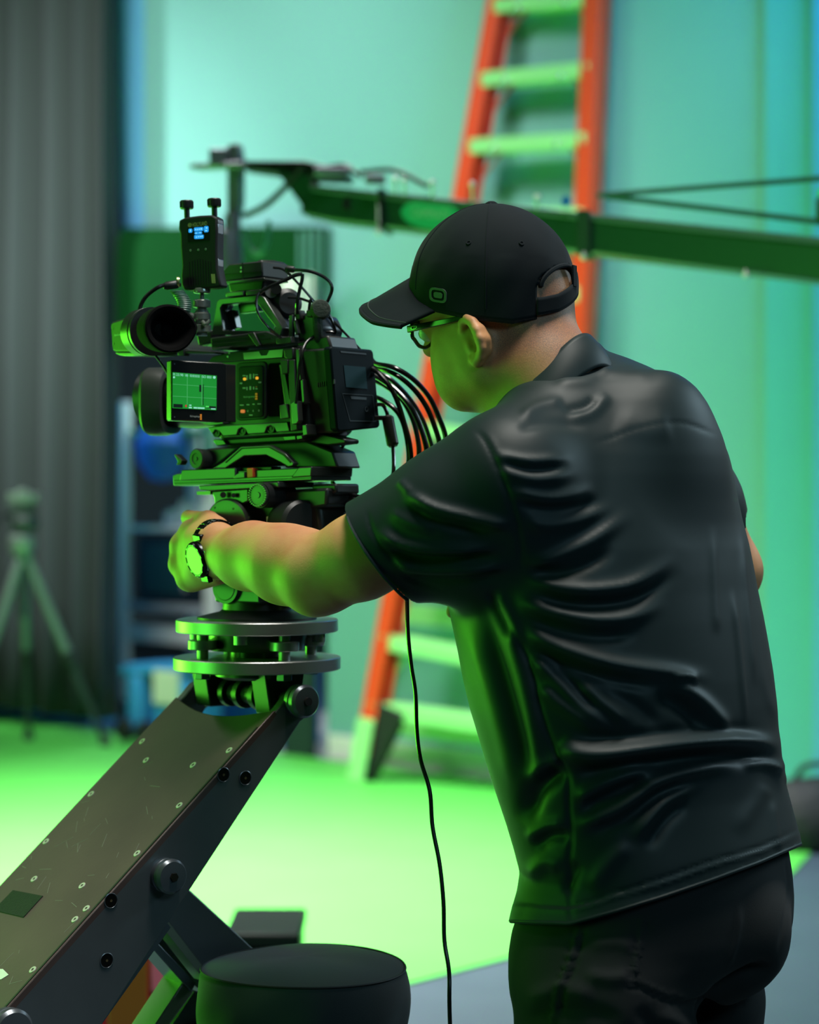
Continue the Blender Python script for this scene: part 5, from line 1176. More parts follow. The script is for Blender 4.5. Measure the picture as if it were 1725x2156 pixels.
ROWS = [(712, 1212, 1256), (738, 1190, 1278), (752, 1162, 1322), (770, 1146, 1366), (790, 1122, 1408), (820, 1082, 1456), (850, 1062, 1483), (880, 1038, 1502), (920, 1008, 1526), (960, 985, 1542), (1000, 968, 1552), (1050, 952, 1561), (1100, 938, 1572), (1150, 934, 1586), (1200, 936, 1596), (1240, 942, 1603), (1300, 955, 1616), (1360, 968, 1627), (1420, 979, 1637), (1480, 993, 1644), (1540, 1011, 1648), (1600, 1029, 1655), (1660, 1048, 1664), (1720, 1068, 1680), (1770, 1083, 1694), (1820, 1096, 1704), (1860, 1090, 1708), (1900, 1078, 1712), (1945, 1068, 1716), (1990, 1064, 1720)]

SH = P(1068, 1018, 2.50); EL = P(668, 1211, 2.575); WR = P(447, 1158, 2.755)
RSH = P(1428, 970, 2.80); REL = P(1530, 1202, 2.85); RWR = P(1130, 1268, 2.88)

def build_body(parent):
    f = Field(axis_grid((-.345, .24, .0022), (.24, .60, .006)), axis_grid((2.30, 2.48, .006), (2.48, 2.96, .0022)) if 0 else axis_grid((2.34, 2.94, .0024), (2.94, 3.06, .008)), axis_grid((.02, 1.10, .012), (1.10, 1.17, .006), (1.17, 1.70, .0022)))
    V = lambda *a: hp_(*a)
    ax = [HFv, HLv, Vector((0, 0, 1))]
    # head
    f.ell(V(1038, 603, 0), ax, (.0935, .0745, .089), .02)
    f.ell(V(1088, 640, 0), ax, (.063, .064, .066), .03)
    for sg in (False, True):
        H = lambda px, py, l: hp_(px, py, l, sg)
        f.caps(H(928, 668, .022), H(990, 640, .040), .030, .028, .02)
        f.caps(H(953, 722, .047), H(1000, 716, .054), .018, .017, .02)
        f.caps(H(965, 752, .033), H(1000, 720, .026), .033, .046, .02)
        f.caps(H(1032, 782, .047), H(984, 822, .026), .021, .021, .02)
        f.caps(H(1032, 782, .047), H(1030, 720, .053), .020, .018, .02)
        f.caps(H(979, 800, .020), H(1020, 760, .03), .035, .045, .02)
    f.caps(V(972, 839, .004), V(986, 840, -.01), .0145, .0150, .008)
    f.caps(V(1042, 832, 0), V(1080, 790, 0), .022, .042, .02)
    f.caps(V(951, 806, .008), V(953, 806, -.012), .011, .011, .008); f.caps(V(958, 820, .006), V(960, 820, -.012), .010, .010, .006)
    f.caps(V(914, 688, 0), V(909, 733, 0), .009, .0115, .010)
    for sg in (False, True): f.caps(hp_(922, 738, .012, sg), hp_(926, 738, .012, sg), .0085, .009, .006)
    # neck
    f.caps(V(1088, 680, 0), V(1150, 800, 0), .060, .061, .025)
    f.caps(V(1150, 800, 0), V(1215, 930, 0), .061, .070, .025)
    f.caps(V(1020, 795, .02), V(1085, 860, .02), .024, .03, .02)
    # ear
    ear = [(973, 694, .0765, .0045), (974, 680, .080, .0052), (984, 670, .085, .0055), (995, 677, .090, .0052), (1004, 694, .095, .0050), (1011, 713, .097, .0048), (1015, 733, .095, .0046), (1012, 750, .089, .0050), (1004, 762, .084, .0066), (997, 757, .079, .0058)]
    for sg in (False, True):
        H = lambda px, py, l: hp_(px, py, l, sg)
        for a, b in zip(ear, ear[1:]): f.caps(H(*a[:3]), H(*b[:3]), a[3], b[3], .003)
        back = [(996, 683, .084, .0065), (1008, 697, .087, .0080), (1017, 716, .087, .0085), (1019, 735, .083, .0080), (1012, 752, .079, .0065)]
        for a, b in zip(back, back[1:]): f.caps(H(*a[:3]), H(*b[:3]), a[3], b[3], .005)
        f.caps(H(1022, 715, .070), H(1018, 740, .070), .012, .012, .008)
        f.caps(H(988, 722, .076), H(992, 735, .078), .0045, .0045, .004)      # tragus
        anti = [(998, 702, .086), (1006, 718, .089), (1008, 734, .088), (1002, 745, .084)]
        for a, b in zip(anti, anti[1:]): f.caps(H(*a), H(*b), .0036, .0036, .003)
        f.caps(H(983, 695, .085), H(995, 704, .088), .0050, .0048, .003, cut=True)
        f.caps(H(995, 722, .086), H(1002, 730, .086), .0075, .0065, .003, cut=True)
    # left arm
    f.caps(SH, P(760, 1172, 2.545), .058, .0475, .02); f.caps(P(760, 1172, 2.545), EL, .0475, .043, .02)
    f.caps(P(660, 1252, 2.56), P(690, 1240, 2.56), .0185, .022, .02)
    f.caps(EL, P(600, 1192, 2.62), .043, .0425, .02); f.caps(P(600, 1192, 2.62), P(520, 1174, 2.69), .0425, .0365, .02)
    f.caps(P(640, 1175, 2.60), P(540, 1152, 2.675), .034, .030, .02)
    f.caps(P(520, 1174, 2.69), P(462, 1160, 2.742), .0365, .0295, .02)
    f.caps(P(452, 1141, 2.752), P(420, 1140, 2.79), .021, .020, .02); f.caps(P(456, 1178, 2.752), P(425, 1185, 2.785), .021, .019, .02); f.caps(P(458, 1143, 2.745), P(462, 1176, 2.745), .0225, .0225, .012)
    # hand: palm bones, knuckles, five fingers
    mc = [((442, 1132, 2.77), (402, 1116, 2.832), .0125, .0118), ((442, 1148, 2.772), (382, 1148, 2.843), .0125, .0122), ((444, 1168, 2.772), (379, 1189, 2.840), .0125, .0118), ((448, 1186, 2.77), (393, 1220, 2.824), .012, .0110)]
    for a, b, r0, r1 in mc: f.caps(P(*a), P(*b), r0+.0035, r1+.0008, .016)
    f.caps(P(464, 1204, 2.768), P(408, 1224, 2.818), .0155, .0135, .012)
    fing = [[(402, 1116, 2.832), (412, 1112, 2.872), (436, 1116, 2.885), (452, 1120, 2.878)], [(382, 1148, 2.843), (394, 1148, 2.888), (424, 1150, 2.905), (446, 1152, 2.898)], [(379, 1189, 2.840), (392, 1188, 2.884), (422, 1186, 2.900), (444, 1184, 2.893)], [(393, 1220, 2.824), (408, 1222, 2.860), (432, 1216, 2.874), (448, 1212, 2.868)]]
    for fg in fing:
        for i, (a, b) in enumerate(zip(fg, fg[1:])): f.caps(P(*a), P(*b), .0108-.0009*i, .0099-.0009*i, .0035)
    th = [(454, 1116, 2.772, .0185), (438, 1100, 2.812, .0150), (414, 1094, 2.862, .0112), (397, 1090, 2.892, .0105)]
    for i, (a, b) in enumerate(zip(th, th[1:])): f.caps(P(*a[:3]), P(*b[:3]), a[3], b[3], (.010, .004, .002)[i])
    mcp = [(402, 1118, 2.833), (383, 1148, 2.842), (380, 1188, 2.840), (394, 1218, 2.825)]
    for a, b in zip(mcp, mcp[1:]): f.caps(P(*a), P(*b), .0108, .0108, .012)
    f.caps(P(425, 1150, 2.80), P(425, 1185, 2.80), .0165, .0165, .012)
    for x, y in ((377, 1147), (375, 1189), (390, 1221), (398, 1119)): f.caps(P(x, y, 2.834), P(x+6, y+1, 2.828), .0092, .0075, .005)
    # right arm, mostly hidden by the trunk
    f.caps(RSH, REL, .055, .043, .02); f.caps(REL, RWR, .043, .028, .02)
    f.caps(RWR, P(1040, 1272, 2.86), .026, .026, .015)
    for k in range(4): f.caps(P(1040, 1252+13*k, 2.86), P(985, 1254+13*k, 2.835), .009, .0085, .003); f.caps(P(985, 1254+13*k, 2.835), P(958-4*abs(k-1.5), 1262+9*k, 2.80), .0085, .0078, .003)
    f.caps(P(1080, 1250, 2.86), P(1030, 1235, 2.84), .011, .010, .006); f.caps(P(1030, 1235, 2.84), P(1000, 1240, 2.82), .010, .009, .004)
    # trunk and legs inside the clothes
    f.column(sec([(y, a, b) for y, a, b in ROWS if y > 780], dcen), TF, TL, 1.42, .03, grow=-.024)
    for a, b, r0, r1 in LEGS: f.caps(a, b, r0-.03, r1-.03, .03)
    Vv, Q = f.mesh()
    Vv = relax(Vv, Q, 2, .4)
    # skin material with the shaved hair as a vertex mask
    sk = bpy.data.materials.new('skin'); sk.use_nodes = True; nt = sk.node_tree; b = nt.nodes['Principled BSDF']
    b.inputs['Roughness'].default_value = .58; b.inputs['Subsurface Weight'].default_value = .12; b.inputs['Subsurface Radius'].default_value = (.010, .004, .002); b.inputs['Subsurface Scale'].default_value = .6
    tc = nt.nodes.new('ShaderNodeTexCoord')
    def noise(sc, det=5):
        n = nt.nodes.new('ShaderNodeTexNoise'); n.inputs['Scale'].default_value = sc; n.inputs['Detail'].default_value = det; nt.links.new(tc.outputs['Object'], n.inputs['Vector']); return n
    def mix(fac, a, c):
        m = nt.nodes.new('ShaderNodeMix'); m.data_type = 'RGBA'; nt.links.new(fac, m.inputs[0])
        for s_, v in ((6, a), (7, c)):
            if isinstance(v, tuple): m.inputs[s_].default_value = (*v, 1)
            else: nt.links.new(v, m.inputs[s_])
        return m.outputs[2]
    n1 = noise(22); r1 = nt.nodes.new('ShaderNodeValToRGB'); r1.color_ramp.elements[0].position = .42; r1.color_ramp.elements[1].position = .66; nt.links.new(n1.outputs['Fac'], r1.inputs['Fac'])
    base = mix(r1.outputs['Color'], (.56, .265, .115), (.51, .185, .085))
    n2 = noise(900, 2); at = nt.nodes.new('ShaderNodeAttribute'); at.attribute_name = 'hair'
    mm = nt.nodes.new('ShaderNodeMath'); mm.operation = 'MULTIPLY'; nt.links.new(at.outputs['Fac'], mm.inputs[0]); mr = nt.nodes.new('ShaderNodeMapRange'); mr.inputs[1].default_value = .35; mr.inputs[2].default_value = .62; mr.inputs[3].default_value = .35; mr.inputs[4].default_value = 1.; nt.links.new(n2.outputs['Fac'], mr.inputs[0]); nt.links.new(mr.outputs[0], mm.inputs[1])
    nt.links.new(mix(mm.outputs[0], base, (.13, .085, .06)), b.inputs['Base Color'])
    n3 = noise(420, 3); bp = nt.nodes.new('ShaderNodeBump'); bp.inputs['Strength'].default_value = .22; bp.inputs['Distance'].default_value = .0008; nt.links.new(n3.outputs['Fac'], bp.inputs['Height']); nt.links.new(bp.outputs['Normal'], b.inputs['Normal'])
    o = np_mesh('body', Vv, Q, sk, parent)
    rel = Vv-np.array(HO); ff = rel@np.array(HFv); ll = np.abs(rel@np.array(HLv)); uu = rel[:, 2]
    # shaved hair: behind the ear and above the nape; light beard along the jaw
    sm = lambda a, b, x: np.clip((x-a)/(b-a), 0, 1)
    hair = sm(-.012, -.040, ff)*sm(-.095, -.045, uu+.25*np.maximum(0, -ff-.06))*.78
    side = sm(.040, .030, np.abs(ff-.030))*sm(-.012, .012, uu)*.45*(ll > .04)
    beard = sm(-.060, -.085, uu)*sm(-.045, -.02, ff)*sm(-.17, -.13, uu)*.30
    h = np.where(rel[:, 2] > -.16, np.maximum(np.maximum(hair, side), beard), 0)
    ear_m = (ll > .079) & (uu > -.08) & (uu < .01); h[ear_m] = 0
    h[(Vv[:, 0] < .0) & (Vv[:, 2] < 1.36)] = 0
    att = o.data.attributes.new('hair', 'FLOAT', 'POINT')
    if len(o.data.vertices) == len(h): att.data.foreach_set('value', h.astype(np.float32))
    return o

def pt_(x, y, z): return np.array((x, y, z))
LK = P(1275, 2105, 2.50); RK = P(1450, 2105, 2.68)
LEGS = [(LK, (.212, 2.50, .46), .101, .078), ((.212, 2.50, .46), (.225, 2.52, .10), .078, .062), (RK, (.335, 2.69, .46), .094, .076), ((.335, 2.69, .46), (.345, 2.70, .10), .076, .062)]

M_shirt = mat('black_polo_knit', (.0085, .0185, .0200), .52, sheen=.02, bump=(1400, .12, .0004), spec=.22)
M_jean = mat('black_denim', (.011, .0135, .0145), .85, sheen=.02, bump=(900, .25, .0006), spec=.25)
M_cap = mat('black_cap_cloth', (.005, .0090, .0115), .85, sheen=.03, bump=(1100, .2, .0004), spec=.14)

def build_shirt(parent):
    f = Field(np.arange(-.12, .56, .0034), np.arange(2.33, 3.0, .0036), np.arange(.74, 1.53, .0034))
    f.column(sec(ROWS, dcen), TF, TL, 1.42, .02, pw=2.15)
    # rounded shoulders and sleeves
    f.caps(P(1075, 1000, 2.505), P(1150, 905, 2.57), .066, .05, .05)
    f.caps(P(1062, 1030, 2.50), P(950, 1087, 2.512), .079, .0755, .045); f.caps(P(950, 1087, 2.512), P(795, 1160, 2.535), .0755, .0665, .02)
    f.caps(P(1095, 1120, 2.50), P(1000, 1172, 2.505), .055, .044, .03); f.caps(P(1000, 1172, 2.505), P(890, 1188, 2.52), .044, .037, .03)
    f.caps(P(1412, 965, 2.79), P(1468, 1060, 2.81), .060, .055, .04); f.caps(P(1468, 1060, 2.81), P(1506, 1150, 2.83), .055, .054, .02)
    # shoulder blades
    f.ell(P(1400, 960, 2.60), [Vector(TL), Vector(TF), Vector((0, 0, 1))], (.075, .05, .10), .05)
    V, Q = f.mesh(); V = relax(V, Q, 4, .5)
    N = normals(V, Q)
    S = lambda *p: list(p)
    k = 1.0
    lst = [
     # sleeve
     (S((848, 1030), (890, 1062), (938, 1080), (1033, 1098), (1085, 1112)), .0085, 13), (S((850, 1052), (900, 1085), (960, 1105), (1040, 1118)), -.007, 13),
     (S((795, 1112), (830, 1140), (878, 1151), (967, 1157), (1072, 1151)), .0095, 13), (S((800, 1138), (870, 1173), (967, 1176), (1060, 1170)), -.008, 12),
     (S((822, 1178), (860, 1190), (908, 1196), (997, 1196), (1092, 1186)), .0095, 13), (S((840, 1212), (908, 1217), (1000, 1217), (1080, 1206)), -.004, 12),
     (S((820, 1075), (860, 1100), (920, 1120)), .003, 10),
     (S((840, 1010), (850, 1022), (866, 1040)), .003, 9),
     # sleeve seam
     (S((1000, 905), (1020, 925), (1045, 975), (1068, 1033), (1088, 1105), (1096, 1150), (1097, 1205)), -.0020, 5), (S((1012, 905), (1034, 930), (1060, 985), (1082, 1040), (1100, 1110), (1108, 1160)), .0010, 8),
     # upper back
     (S((1035, 955), (1080, 968), (1130, 972), (1215, 965)), .004, 12), (S((1045, 985), (1090, 1003), (1140, 1010), (1223, 997)), .0045, 12), (S((1050, 970), (1120, 988), (1200, 980)), -.004, 9),
     (S((1072, 1030), (1120, 1045), (1180, 1048), (1260, 1025)), .005, 13), (S((1075, 1050), (1140, 1072), (1210, 1068), (1270, 1050)), -.0045, 11),
     (S((1092, 1095), (1150, 1108), (1220, 1095), (1300, 1060)), .0045, 13),
     (S((1160, 805), (1230, 800), (1290, 775)), .0035, 12), (S((1190, 880), (1235, 874), (1265, 850), (1280, 825)), .003, 12), (S((1180, 866), (1230, 858), (1258, 838)), -.003, 10), (S((1090, 880), (1140, 855), (1190, 845)), .004, 12), (S((1085, 905), (1150, 890), (1240, 900)), -.003, 12),
     (S((1260, 775), (1300, 790), (1380, 790)), .003, 14), (S((1290, 880), (1360, 900), (1420, 890)), .003, 30),
     # radiating from the armpit
     (S((1097, 1187), (1150, 1178), (1200, 1160), (1260, 1130), (1340, 1070)), .006, 15), (S((1100, 1200), (1170, 1206), (1235, 1190), (1300, 1150)), -.0055, 13),
     (S((1095, 1212), (1150, 1232), (1205, 1242), (1270, 1242), (1342, 1226), (1430, 1165)), .0075, 15), (S((1110, 1242), (1190, 1268), (1270, 1272), (1350, 1255), (1440, 1195)), -.0065, 14),
     (S((1080, 1256), (1130, 1278), (1175, 1292), (1253, 1306), (1330, 1300), (1410, 1262)), .0075, 15), (S((1095, 1290), (1180, 1325), (1270, 1340), (1350, 1330)), -.0055, 14),
     (S((1100, 1315), (1140, 1345), (1187, 1368), (1294, 1400), (1413, 1418), (1510, 1430)), .0085, 16), (S((1115, 1352), (1190, 1398), (1290, 1430), (1400, 1448)), -.007, 15),
     (S((1116, 1378), (1145, 1405), (1175, 1430), (1235, 1495), (1300, 1550)), .007, 14), (S((1150, 1395), (1200, 1440), (1260, 1500)), -.006, 12),
     (S((1135, 1440), (1165, 1470), (1205, 1502), (1270, 1552)), .006, 12), (S((1210, 1440), (1270, 1480), (1330, 1530)), .005, 14), (S((1250, 1440), (1330, 1480), (1400, 1540)), -.004, 16),
     (S((1400, 1435), (1460, 1465), (1500, 1500), (1545, 1556)), .0075, 16), (S((1380, 1460), (1440, 1490), (1490, 1540)), -.008, 17), (S((1405, 1432), (1440, 1425), (1470, 1435)), .004, 9),
     (S((1040, 1238), (1070, 1300), (1100, 1370)), .006, 15), (S((1030, 1240), (1055, 1290), (1085, 1350)), -.006, 10),
     # waist roll and the folds below it
     (S((1170, 1570), (1200, 1580), (1260, 1588), (1354, 1576), (1472, 1562), (1580, 1562), (1655, 1580)), .016, 22), (S((1190, 1612), (1260, 1622), (1360, 1606), (1480, 1592), (1580, 1592), (1640, 1603)), -.010, 17), (S((1190, 1545), (1300, 1556), (1420, 1545), (1540, 1538), (1640, 1552)), -.006, 14),
     (S((1655, 1590), (1672, 1615), (1672, 1640), (1660, 1655)), .010, 14), (S((1560, 1610), (1610, 1608), (1650, 1625)), .006, 10),
     (S((1204, 1688), (1250, 1660), (1306, 1634), (1388, 1612)), .008, 15), (S((1215, 1712), (1290, 1672), (1370, 1640)), -.0075, 14),
     (S((1202, 1750), (1250, 1725), (1306, 1700), (1380, 1648), (1490, 1616), (1560, 1612)), .0085, 14), (S((1225, 1760), (1310, 1728), (1390, 1672), (1480, 1640)), -.006, 13),
     (S((1330, 1775), (1370, 1720), (1410, 1680), (1490, 1640)), .006, 13), (S((1360, 1790), (1400, 1730), (1450, 1685)), -.005, 13),
     (S((1240, 1880), (1280, 1820), (1330, 1770)), .004, 18), (S((1545, 1760), (1590, 1690), (1620, 1650)), .002, 18), (S((1625, 1680), (1632, 1740), (1640, 1800)), .002, 9),
     # front panel: drapes, belly shadow
     (S((985, 1300), (1025, 1420), (1065, 1560), (1095, 1690)), .006, 22), (S((1060, 1300), (1100, 1420), (1130, 1560), (1140, 1650)), .005, 16), (S((1010, 1260), (1050, 1380), (1095, 1540), (1115, 1640)), -.004, 14),
     (S((1200, 1618), (1155, 1640), (1122, 1680), (1108, 1740)), -.013, 20), (S((1185, 1600), (1150, 1612), (1110, 1650)), .006, 14), (S((1120, 1790), (1160, 1760), (1205, 1762)), -.007, 14), (S((1105, 1770), (1150, 1742), (1200, 1735)), .005, 13), (S((1110, 1850), (1150, 1815), (1190, 1830)), .005, 16), (S((1185, 1880), (1205, 1850), (1215, 1810)), -.005, 12),
     # side seam
     (S((1045, 1240), (1085, 1330), (1120, 1410), (1140, 1500), (1165, 1570), (1195, 1630), (1198, 1700), (1203, 1760), (1198, 1830), (1204, 1945)), -.003, 5),
     # faint vertical ripples of the lower back
     (S((1540, 1235), (1552, 1330), (1562, 1430), (1572, 1545)), .0028, 7), (S((1562, 1100), (1568, 1230), (1580, 1350), (1590, 1450)), .0024, 7), (S((1500, 1100), (1505, 1250), (1510, 1340)), .002, 9),
     (S((1560, 1120), (1600, 1400), (1640, 1530)), .001, 10),
     # hem and cuff stitching
     (S((1078, 1900), (1205, 1908), (1300, 1880), (1400, 1850), (1500, 1815), (1600, 1785), (1695, 1742)), -.0022, 4), (S((1078, 1906), (1205, 1914), (1300, 1886), (1400, 1856), (1500, 1821), (1600, 1791), (1695, 1748)), .0022, 5),
     (S((772, 1072), (785, 1120), (820, 1172), (865, 1220), (930, 1240)), -.0020, 4),
     # yoke line
     (S((1250, 935), (1340, 905), (1430, 890), (1510, 915)), -.0010, 4)]
    D = folds(V, N, [(a, b*k, c) for a, b, c in lst])
    V = V+N*D[:, None]
    V = relax(V, Q, 1, .35)
    px, py = vproj(V)
    hem = np.interp(px, [1040, 1075, 1200, 1300, 1400, 1500, 1600, 1650, 1703, 1760], [1938, 1940, 1945, 1917, 1886, 1852, 1815, 1793, 1770, 1745])
    keep = py < hem
    # cuffs
    a, b = P(748, 1084, 2.53), P(868, 1246, 2.53); cn = np.array((P(1000, 1080, 2.52)-P(800, 1165, 2.535)).normalized()); c0 = np.array((a+b)/2)
    e = np.array((b-a).normalized()); cn = cn-e*(cn@e); cn[1] -= .10; cn /= np.linalg.norm(cn)
    bow = .020
    def cuffd(V): 
        r = V-c0; s_ = r@e; return r@cn+.0-bow*(1-(s_/.085)**2)*0
    armpart = (px < 985) & (py < 1320) & (V[:, 1] < 2.68)
    keep &= ~(armpart & (cuffd(V) < 0))
    rc0 = np.array(P(1498, 1098, 2.82)); rcn = np.array((RSH-REL).normalized())
    rp = (V[:, 1] > 2.745) & (np.linalg.norm(V-np.array(P(1510, 1120, 2.83)), axis=1) < .13) & (V[:, 2] < P(1500, 1000, 2.82).z)
    rdist = np.linalg.norm(np.cross(V-np.array(RSH), np.array((REL-RSH).normalized())), axis=1)
    keep &= ~(rp & ((V-rc0)@rcn < 0) & (rdist < .062) & (px > 1480))
    uq = keep[Q].sum(1) >= 2; out = ~keep; V0 = V.copy()
    bq = border(V, Q[uq])
    out = out | (bq & (np.abs(py-hem) < 9))
    mh = out & (py >= hem-9); V[mh, 2] = CAMZ-(hem[mh]-HY)/FPX*V[mh, 1]
    mc = out & ~mh & armpart & (cuffd(V0) < 0); dd = cuffd(V0); V[mc] -= cn*dd[mc][:, None]
    mr = out & ~mh & ~mc; dd = (V0-rc0)@rcn; V[mr] -= rcn*dd[mr][:, None]
    Q = Q[uq]; used = np.unique(Q); mp = np.full(len(V), -1); mp[used] = np.arange(len(used)); V = V[used]; Q = mp[Q]
    o = np_mesh('polo_shirt', V, Q, M_shirt, parent)
    bvh = BVHTree.FromPolygons([tuple(v) for v in V], [tuple(q) for q in Q.tolist()])
    def ons(px, py):
        d = Vector(((px-CX)/FPX, 1, -(py-HY)/FPX)).normalized(); h = bvh.ray_cast(Vector((0, 0, CAMZ)), d); return h[0]
    pts = []
    for k in range(160):
        px = 1076+k*(1702-1076)/159; py = float(np.interp(px, [1040, 1075, 1200, 1300, 1400, 1500, 1600, 1650, 1703, 1760], [1938, 1940, 1945, 1917, 1886, 1852, 1815, 1793, 1770, 1745]))
        for dy in (3, 5, 8, 12):
            h = ons(px, py-dy)
            if h: pts.append(Vector((h.x, h.y, CAMZ-(py-HY)/FPX*h.y))); break
    for _ in range(3): pts = [pts[0]]+[(pts[i-1]+pts[i]*2+pts[i+1])/4 for i in range(1, len(pts)-1)]+[pts[-1]]
    g = MB(); g.tube(pts, .0022, n=8, sm=0); g.build('hem', M_shirt, o)
    pts = []
    for k in range(70):
        u = k/69; x = a.lerp(b, u*1.07-.03); q0 = proj(x); h = None
        for s_ in (2, 4, 7, 10):
            h = ons(q0[0]+s_*.85, q0[1]-s_*.5)
            if h: break
        if h and h.y < 2.62: pts.append(h)
    if len(pts) > 10:
        pts = [p-Vector(cn)*float(cuffd(np.array([p]))[0]) for p in pts]
        for _ in range(3): pts = [pts[0]]+[(pts[i-1]+pts[i]*2+pts[i+1])/4 for i in range(1, len(pts)-1)]+[pts[-1]]
        g = MB(); g.tube(pts, .0020, n=8, sm=0); g.build('cuff', M_shirt, o)
    # collar band round the neck
    B, Fp = hp_(1233, 703, 0), hp_(1052, 880, 0); B2, F2 = hp_(1272, 772, 0), hp_(1046, 905, 0)
    L = HLv*.35+Vector(TL)*.65; L.normalize()
    def ring(b, f_, rl, dn, t):
        c = (b+f_)/2; e1 = (b-f_)/2; s_ = math.sin(t); co = math.cos(t)
        return c+e1*co+L*(rl*s_)-Vector((0, 0, 1))*(dn*s_*s_)
    def col_(i, j):
        t = 2*math.pi*i
        p = ring(B, Fp, .076, .046, t); q = ring(B2, F2, .098, .062, t)
        bulge = math.sin(math.pi*j)*.004
        d = (p-(B+Fp)/2); d.z = 0; d.normalize()
        return p.lerp(q, j)+d*bulge
    g = MB(); g.grid(col_, 96, 10, True); g.build('collar', M_shirt, o, smooth=80, solid=.0030)
    return o

def build_trousers(parent):
    f = Field(np.arange(.02, .56, .004), np.arange(2.34, 2.86, .004), np.arange(.045, 1.0, .005))
    rows = [(1740, 1120, 1655), (1800, 1112, 1668), (1850, 1106, 1676), (1900, 1096, 1680), (1945, 1080, 1678), (1990, 1073, 1669), (2030, 1073, 1645), (2065, 1080, 1612), (2100, 1110, 1570)]
    f.column(sec(rows, lambda y: 2.60), TF, TL, 1.40, .02, pw=2.15)
    for a, b, r0, r1 in LEGS: f.caps(a, b, r0, r1, .022)
    f.caps(P(1258, 2020, 2.52), P(1262, 2160, 2.52), .080, .090, .03)
    f.ell(P(1555, 1965, 2.555), [Vector((1, 0, 0)), Vector((0, 1, 0)), Vector((0, 0, 1))], (.058, .06, .07), .03)
    V, Q = f.mesh(); V = relax(V, Q, 3, .5); N = normals(V, Q)
    S = lambda *p: list(p)
    lst = [(S((1220, 1945), (1205, 2010), (1180, 2080), (1155, 2165)), .0028, 6), (S((1232, 1950), (1216, 2015), (1192, 2085), (1168, 2160)), -.002, 5),
           (S((1352, 1930), (1345, 2000), (1330, 2065)), .003, 5), (S((1330, 2068), (1380, 2095), (1440, 2110), (1520, 2090), (1575, 2060)), -.003, 5), (S((1335, 2060), (1385, 2088), (1440, 2102), (1520, 2082)), .002, 5),
           (S((1470, 2160), (1500, 2110), (1570, 2060), (1640, 2030)), -.018, 16), (S((1560, 1900), (1550, 1980), (1530, 2040)), .0025, 7), (S((1655, 1810), (1660, 1880), (1640, 2000)), -.002, 4),
           (S((1100, 2110), (1180, 2085), (1260, 2100)), .005, 20), (S((1090, 2150), (1200, 2130), (1320, 2150)), -.005, 18), (S((1230, 1990), (1300, 1985), (1340, 2000)), .004, 16), (S((1220, 2050), (1290, 2060), (1330, 2050)), .004, 14),
           (S((1380, 2130), (1440, 2160), (1480, 2165)), .006, 18), (S((1340, 2120), (1370, 2160), (1380, 2200)), -.004, 14)]
    rr = random.Random(5)
    for k in range(26):
        t = k/25; y = 1955+200*t; x = float(np.interp(y, [1945, 2010, 2080, 2165], [1220, 1205, 1180, 1155])); lst.append((S((x-16, y+rr.uniform(-3, 3)), (x, y), (x+18, y+rr.uniform(-5, 5))), .0019*rr.choice((-1, 1)), 4))
        if k < 16: y = 1945+130*k/15; x = float(np.interp(y, [1930, 2065], [1352, 1330])); lst.append((S((x-12, y+2), (x+14, y+rr.uniform(-4, 4))), .0016*rr.choice((-1, 1)), 4))
    V = V+N*folds(V, N, lst)[:, None]
    z = V[:, 2]; rr_ = (np.sin(z*70)*.002+np.sin(z*31+V[:, 0]*20)*.003)*(z < .6); V[:, :2] += N[:, :2]*rr_[:, None]
    keep = (V[:, 2] > .075) & (V[:, 2] < P(1500, 1730, 2.6).z); V, Q = keep_verts(V, Q, keep)
    o = np_mesh('trousers', V, Q, M_jean, parent); md = o.modifiers.new('Solidify', 'SOLIDIFY'); md.thickness = .003; md.offset = -1
    return o

